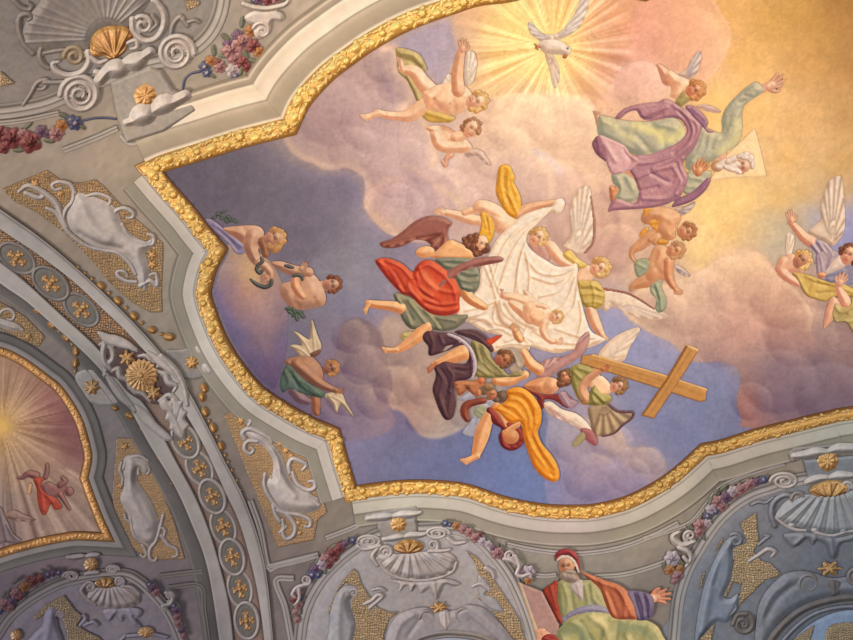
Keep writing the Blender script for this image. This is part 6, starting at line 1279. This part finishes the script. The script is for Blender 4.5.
sp(t, 'lobed_arch', [pl('435,660 440,560 450,490 480,430 520,385 570,350 640,342 700,355 760,372 840,362 900,340 980,362 1050,410 1080,480 1090,580 1095,690 1040,690 1020,600 960,520 860,450 760,455 660,480 560,540 500,620 470,690', [(88, 88, 92), (142, 142, 146), (196, 196, 200)], H=20, w=34, folds=[('450,560 500,450 570,390', 14, 8), ('480,540 540,450 620,390', 14, -8), ('760,400 850,390', 12, -8)])], up=4.4)
sp(t, 'scroll', [curl(665, 395, 42, 1.8, 160, 11, 1, GST)], up=5.8)
sp(t, 'scroll', [curl(865, 370, 42, 1.8, 0, 11, -1, GST)], up=5.8)
sp(t, 'scroll', [curl(385, 570, 44, 1.5, 300, 12, 1, DST), lb('340,570,10 360,530,10 400,525,9', DST)], up=4.4)
sp(t, 'leaf', [pl('735,390 770,380 800,392 800,430 770,450 745,430', DST, H=10, w=12, folds=[('770,388 770,440', 6, 6)])], up=5.4)
t.part('rosette', [ros(752, 332, 34, 6, GLD, 0, .2, sx=1.5, H=10, rough=7)], M_GOLD, .5, .7, 1.0, None, 5.0, None, SL, dim_tone)
sp(t, 'arch_rim', [lb('470,720,16 500,640,16 560,565,16 640,505,16 740,470,16 860,455,16 960,490,16 1020,580,16 1040,700,16', DST), lb('510,720,9 540,660,9 600,590,9 680,530,9 780,500,9 900,500,9 970,560,9 1000,660,9', BLU2)], up=5.2)
sp(t, 'recess', [pl('540,740 570,670 630,600 710,545 800,512 900,515 960,570 990,740', [(120, 132, 150), (168, 186, 208), (204, 216, 232)], H=6, w=20)], up=4.8)
nets(t, [], 6)
sp(t, 'mesh_ground', [pl('590,640 640,600 690,568 680,610 650,690 580,700', NET, False, H=3, w=5, net=(6.5 / 4.265, 1.1, (214, 190, 150)), edge=.5), pl('740,590 780,565 853,560 920,570 940,690 780,700 735,640', NET, H=8, w=20, net=(9 / 4.265, 1.4, (206, 176, 122)))], M_GOLD, .4, .9, up=6.0, step=.7)
# ---------------- side bay lunette
Z(0, 500, 4.489)
t = lunette('dim lunette with white shell under the side bay fresco', (400, 480),
            '-60,690 0,590 50,520 120,460 200,410 280,372 360,352 450,338 560,335 620,362 680,415 740,485 780,555 815,640 830,690',
            '-60,690 0,600 120,470 280,385 450,350 560,350 640,395 740,510 810,690', [(116, 106, 110), (178, 168, 172), (232, 224, 228)], rim=3.6)
nets(t, ['285,425 310,455 340,495 372,520 345,560 395,590 440,610 520,690 285,690 305,600 285,540 262,500 240,520 230,490 160,540 150,520 210,465', '55,590 85,575 100,610 70,640 50,625'], 6.5)
BL4 = [(114, 108, 118), (182, 176, 188), (240, 234, 242)]
sp(t, 'cartouche', [pl('90,690 150,600 190,560 200,510 230,478 270,495 290,520 268,525 255,520 262,570 280,620 285,690', BL4, H=16, w=22, folds=[('230,500 220,580 200,660', 14, 8)]), curl(272, 515, 18, 1.3, 180, 6, 1)], up=3.4)
shellpart(t, '385,440 420,395 470,390 530,385 580,390 620,420 628,455 600,475 540,490 480,485 430,465', (490, 350), '390,440 430,465 480,483 540,488 600,473 626,445', 15, WST, gold=(470, 390, 50, 40, '425,372 445,350 480,343 512,355 515,378 490,392 455,390', -90))
sp(t, 'leaf', [pl('470,488 600,480 640,500 620,530 600,520 640,575 600,560 560,520 545,550 520,510 490,545 470,520', BL4, H=10, w=14, folds=[('520,495 500,530', 7, 5), ('580,490 610,550', 7, 5)])], up=3.5)
sp(t, 'scroll', [curl(405, 388, 24, 1.4, 200, 7, 1), lb('385,375,8 365,405,9 390,440,9 430,470,7', WST)], up=4)
sp(t, 'scroll', [curl(535, 365, 22, 1.4, 0, 7, -1), lb('550,385,8 590,390,9 625,420,8', WST)], up=4)
sp(t, 'scroll', [lb('360,560,8 385,530,9 375,515,7', BL4), lb('380,560,8 420,545,9 440,560,7', BL4), lb('560,610,9 620,605,10 680,600,9 750,615,8', BL4), lb('530,640,8 560,610,9', BL4)], up=3.8)
sp(t, 'volute', [curl(320, 340, 36, 2, 180, 8, 1, sy=.6)], up=4)
sp(t, 'volute', [curl(505, 310, 32, 2, 0, 7, -1, sy=.6)], up=4)
for q in ('305,255,10 330,255,14 365,250,13 380,250,9', '388,250,9 410,246,14 440,244,11', '385,330,9 410,324,13 440,324,10'):
    sp(t, 'baluster', [bal(q)], up=4.2)
t.part('rosette', [ros(408, 286, 32, 8, GLD, 0, .04, H=10, rough=6)], M_GOLD, .5, .7, 1.0, None, 4.4, None, SL, dim_tone)
t.part('rosette', [ros(655, 590, 26, 8, GLD, 0, .04, sx=1.4, H=8, rough=5)], M_GOLD, .5, .7, 1.0, None, 4.6, None, SL, dim_tone)
t.part('rosette', [ros(74, 605, 26, 8, GLD, 0, .04, H=8, rough=5)], M_GOLD, .5, .7, 1.0, None, 4.4, None, SL, dim_tone)
# ---------------- upper lunette, seen upside down at the top corner
Z(0, 0, 4.265)
DK = [(96, 90, 86), (156, 148, 142), (206, 198, 190)]
t = lunette('upper lunette in the top corner with radiating shell and gilded scallop', (400, 100),
            '-100,480 0,478 100,465 200,442 300,400 420,345 560,290 680,260 760,245 830,205 890,150 930,80 950,0 955,-100',
            '-100,470 0,465 200,428 420,330 680,245 820,195 900,100 930,-100 -100,-100', DK, rim=5)
sp(t, 'shell', [pl('90,180 110,90 160,20 260,-80 620,-80 640,-10 600,60 560,100 520,120 480,105 420,130 390,170 370,210 330,210 280,200 200,215 140,225', [(96, 88, 84), (150, 140, 134), (226, 218, 210)], H=16, w=40,
   folds=[(f'{int(455 + 90 * math.cos(math.radians(a)))},{int(160 + 90 * math.sin(math.radians(a)))} {int(455 + 420 * math.cos(math.radians(a)))},{int(160 + 320 * math.sin(math.radians(a)))}', 5, 4.5) for a in range(176, 312, 9)])], up=3.0)
fo = [([[490, 245], [490 + 110 * math.cos(math.radians(a)), 235 + 130 * math.sin(math.radians(a))]], 6, 9 if k % 2 == 0 else -7) for k, a in enumerate(range(-185, 10, 16))]
t.part('gilded_shell', [pl('384,190 395,150 430,118 480,106 535,112 570,140 572,162 545,180 535,215 500,245 465,252 450,236 420,240 392,232', GLD, H=20, w=20, folds=fo)], M_GOLD, .5, .7, 1.0, None, 4.2, 'gilded scallop', SL, dim_tone)
sp(t, 'scroll', [lb('140,225,14 100,180,14 80,120,14 85,70,14 120,58,13 135,75,10 118,85,7', GST)], up=3.8)
sp(t, 'scroll', [lb('60,0,10 90,30,11 125,40,11 135,25,10 118,12,7', GST)], up=3.8)
sp(t, 'scroll', [curl(318, 238, 44, 1.5, 180, 13, 1, [(110, 92, 70), (170, 150, 124), (210, 196, 174)]), lb('375,220,14 380,260,15 350,305,15 290,320,15 240,300,13 225,270,11 250,262,8', WST)], up=4.2)
sp(t, 'scroll', [lb('175,205,12 170,240,13 185,275,12 210,290,10', GST), lb('190,225,9 240,215,10 290,210,8', GST)], up=3.8)
sp(t, 'scroll', [curl(610, 105, 46, 1.5, 150, 13, 1, WST), lb('565,80,14 570,130,14 610,170,15 660,165,15 695,120,15 700,60,15 670,10,12 650,0,8', WST)], up=4.4)
sp(t, 'scroll', [lb('545,180,9 580,170,10 585,200,10 560,205,7', WST), lb('385,240,10 420,265,12 455,255,9', WST), lb('650,65,8 670,100,9 640,130,8', GST)], up=4.6)
sp(t, 'scroll', [lb('725,160,9 740,100,11 770,70,12 790,95,10 830,85,9 850,95,7', GST), lb('780,80,9 800,110,9', GST)], up=3.6)
sp(t, 'scroll', [lb('100,445,8 130,400,10 160,350,11 200,340,10 190,375,9 165,380,7', GST), lb('190,350,9 240,350,10 300,345,9', GST)], up=3.8)
sp(t, 'volute', [curl(342, 402, 84, 2.6, 180, 14, 1)], up=4.6)
sp(t, 'volute', [curl(752, 225, 78, 2.6, 0, 13, -1)], up=4.6)
sp(t, 'baluster', [bal('410,305,14 440,320,22'), bal('425,340,26 460,300,28 500,290,44 530,295,20')], up=5)
sp(t, 'baluster', [bal('540,265,24 580,260,42 610,240,26 640,220,24')], up=5)
sp(t, 'block', [pl('470,350 640,280 690,300 740,380 820,420 840,470 700,560 540,610 500,500', [(112, 104, 96), (172, 162, 152), (210, 202, 192)], False, H=14, w=14)], up=3.0)
t.part('rosette', [ros(620, 405, 50, 8, GLD, 0, .04, H=14, rough=9)], M_GOLD, .5, .7, 1.0, None, 4.6, None, SL, dim_tone)
sp(t, 'baluster', [bal('540,520,18 570,510,24 610,485,50 650,490,20')], up=5)
sp(t, 'baluster', [bal('655,470,24 700,440,44 740,430,30 790,405,26')], up=5)
t.part('rosette', [el(632, 430, 12, 10, GLD)], M_GOLD, .5, .7, 1.0, None, 5.6, None, SL, dim_tone)
nets(t, ['785,0 850,0 853,20 800,45', '0,300 65,355 0,368'], 7)
# ---- plain mouldings that frame the upper lunette and the plaques
Z(0, 0, 4.265)
def bar(name, path, w=1.0, dark=False, h=1.0):
    a = crom(pts(path)[:, :2], False, 3.0)
    k = .8 if dark else 1
    pr = [(-3.2 * w, 0, (118, 110, 102)), (-2.4 * w, 1.6 * h, (198 * k, 190 * k, 180 * k)), (-.6 * w, 2.2 * h, (178 * k, 168 * k, 158 * k)), (0, 1.2 * h, (112, 104, 96)), (.8 * w, 2.0 * h, (204 * k, 196 * k, 186 * k)), (2.2 * w, 1.6 * h, (170 * k, 162 * k, 152 * k)), (3 * w, 0, (116, 108, 100))]
    return sweep(name, a, pr, M_STUCCO, tone=dim_tone)
bar('trim_9', '-60,530 100,512 250,480')
bar('trim_10', '520,570 560,605 640,575 760,530 853,490', 1.4)
bar('trim_11', '270,640 400,590 500,545', 1.2)
Z(160, 0, 4.265)
bar('trim_12', '140,410 250,375 370,350 388,350', 1.5)
bar('trim_13', '385,350 470,240 560,150 680,60 800,-20 900,-80', 1.2)
Z(300, 490, 3.877)
bar('trim_14', '100,185 180,155 265,118', 1.0)
bar('trim_15', '470,88 560,98 650,105 720,140 800,178', 1.0)
bar('trim_16', '-140,300 -60,280 55,252', 1.0)
Z(500, 490, 4.265)
bar('trim_17', '30,230 120,250 230,265 330,270 450,258 560,230 680,180 760,140', 1.0)
bar('trim_18', '150,362 200,365 240,360', .9); bar('trim_19', '400,368 520,360 620,335 720,300', 1.0)
Z(160, 500, 4.489)
bar('trim_20', '405,0 450,130 485,296 530,290 620,270 710,245', 1.2)
bar('trim_21', '590,640 560,480 520,360 600,350', 1.2)
bar('trim_22', '0,340 100,328 190,318', 1.0, True); bar('trim_23', '40,392 180,385 200,500 220,640', 1.0, True)
Z(653, 400, 4.265)
bar('trim_24', '250,262 300,320 420,280 580,235', 1.0); bar('trim_25', '-40,590 60,560 160,520 230,440 290,370 420,310 560,270', .9)
Z()
# ================================================================== carved fruit and leaves on the great frame
Z()
_N = normals2(FRAME)
LT = sl[-1]
rr = np.random.RandomState(11)
FG = [(184, 122, 44), (246, 194, 100), (255, 236, 164)]
big = []; small = []
s = 4.0; k = 0
while s < LT - 4:
    x, y, a = at_len(s); w = float(frame_w(np.array([[x, y]]))[0])
    if -12 < x < 866 and -12 < y < 652:
        nx, ny = math.sin(a), -math.cos(a)
        o = (-2.2, 2.0, 0.4, -1.0, 2.6)[k % 5] * w
        big.append((x + nx * o, y + ny * o, (4.9, 4.2, 5.4, 3.8, 4.6)[k % 5] * w, math.degrees(a)))
    s += 14.2 * w; k += 1
s = 2.0
while s < LT - 4:
    x, y, a = at_len(s); w = float(frame_w(np.array([[x, y]]))[0])
    if -12 < x < 866 and -12 < y < 652:
        nx, ny = math.sin(a), -math.cos(a)
        for o in (-5.2, -2.2, 1.2, 4.6):
            j = rr.uniform(-1.2, 1.2, 2)
            small.append((x + nx * o * w + j[0], y + ny * o * w + j[1], rr.uniform(1.7, 3.3) * w, math.degrees(a) + rr.uniform(-60, 60), rr.uniform(.55, 1)))
    s += 4.0
step = max(1, len(big) / 98.0)
pcs = [el(x, y, r * 1.35, r * e, FG, a, H=r * .9, edge=.35) for x, y, r, a, e in small]
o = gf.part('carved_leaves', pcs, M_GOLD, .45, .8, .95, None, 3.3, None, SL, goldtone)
o['kind'] = 'stuff'
for i, (x, y, r, a) in enumerate(big[:100]):
    fo = [el(x, y, r * 1.1, r, FG, a, H=r * .75, edge=.4)]
    if i % 3 == 1: fo = [ros(x, y, r * 1.1, 7, FG, a, .08, H=r * .8, edge=.35)]
    if i % 3 == 2: fo.append(el(x + r * .9 * math.cos(math.radians(a)), y + r * .9 * math.sin(math.radians(a)), r * .6, r * .55, FG, a, H=r * .6, edge=.35))
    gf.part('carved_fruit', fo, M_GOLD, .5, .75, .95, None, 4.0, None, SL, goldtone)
# the same on the narrow frame of the side bay
bs = np.concatenate([[0], np.cumsum(np.hypot(*np.diff(BAY, axis=0).T))])
pcs = []
for s in np.arange(2, bs[-1] - 2, 4.4):
    x = np.interp(s, bs, BAY[:, 0]); y = np.interp(s, bs, BAY[:, 1])
    for q in range(2):
        j = rr.uniform(-1.7, 1.7, 2)
        pcs.append(el(x + j[0], y + j[1], rr.uniform(1.6, 2.6), rr.uniform(1.2, 1.8), [(80, 48, 20), (186, 130, 64), (222, 172, 104)], rr.uniform(0, 180), H=1.4, edge=.35))
o = BAYT.part('carved_leaves', pcs, M_GOLD, .5, .8, .9, None, 2.2, None, SL)
o['kind'] = 'stuff'
# ================================================================== camera and light
cd = bpy.data.cameras.new('camera'); cam = bpy.data.objects.new('camera', cd); C.objects.link(cam)
cam.location = CAM; cam.rotation_euler = (math.pi / 2 + ELEV, 0, 0)
cd.sensor_width = 36; cd.lens = 36 * FPX / 853; cd.clip_end = 100
sc = bpy.context.scene; sc.camera = cam
sc.view_settings.view_transform = 'Standard'; sc.view_settings.look = 'None'
w = bpy.data.worlds.new('daylight'); sc.world = w; w.use_nodes = True
bg = w.node_tree.nodes['Background']; bg.inputs['Color'].default_value = (1, 0.985, 0.97, 1); bg.inputs['Strength'].default_value = 0.42
def lamp(name, typ, loc, aim, energy, col=(1, 1, 1), **k):
    l = bpy.data.lights.new(name, typ); l.energy = energy; l.color = col
    for a, b in k.items(): setattr(l, a, b)
    o = bpy.data.objects.new(name, l); C.objects.link(o); o.location = loc
    o.rotation_euler = (Vector(aim) - Vector(loc)).to_track_quat('-Z', 'Y').to_euler(); return o
def vp(u, v): return tuple(vault(np.array([float(u)]), np.array([float(v)]))[0])
lamp('side_key', 'AREA', (-6.5, 3.5, 0.2), vp(400, 320), 900, (1, 0.97, 0.93), size=3.0)  # added area key from the left to model the relief, no such source seen
lamp('vignette_spot', 'SPOT', (2.5, -1.0, 0.4), vp(560, 190), 3000, (1, 0.96, 0.9), spot_size=math.radians(84), spot_blend=1.0, shadow_soft_size=0.6)  # added spot near the camera, its soft cone gives the vignette

# repeats of a kind share a group
GROUPS = {'angel': 'angels of the frescoes', 'putto': 'putti among the clouds', 'garland': 'flower garlands on the stucco', 'cartouche': 'cartouches on gilded mesh ground', 'bead string': 'gilded husk strings beside the arch', 'lunette': 'shell lunettes around the vault', 'scroll': 'white stucco scrolls', 'cloud': 'painted clouds', 'plaque': 'blossom plaques beside the arch', 'snake': 'serpents of the sinners'}
for o in list(bpy.data.objects):
    if o.parent is None and o.get('category') in GROUPS and 'group' not in o: o['group'] = GROUPS[o['category']]
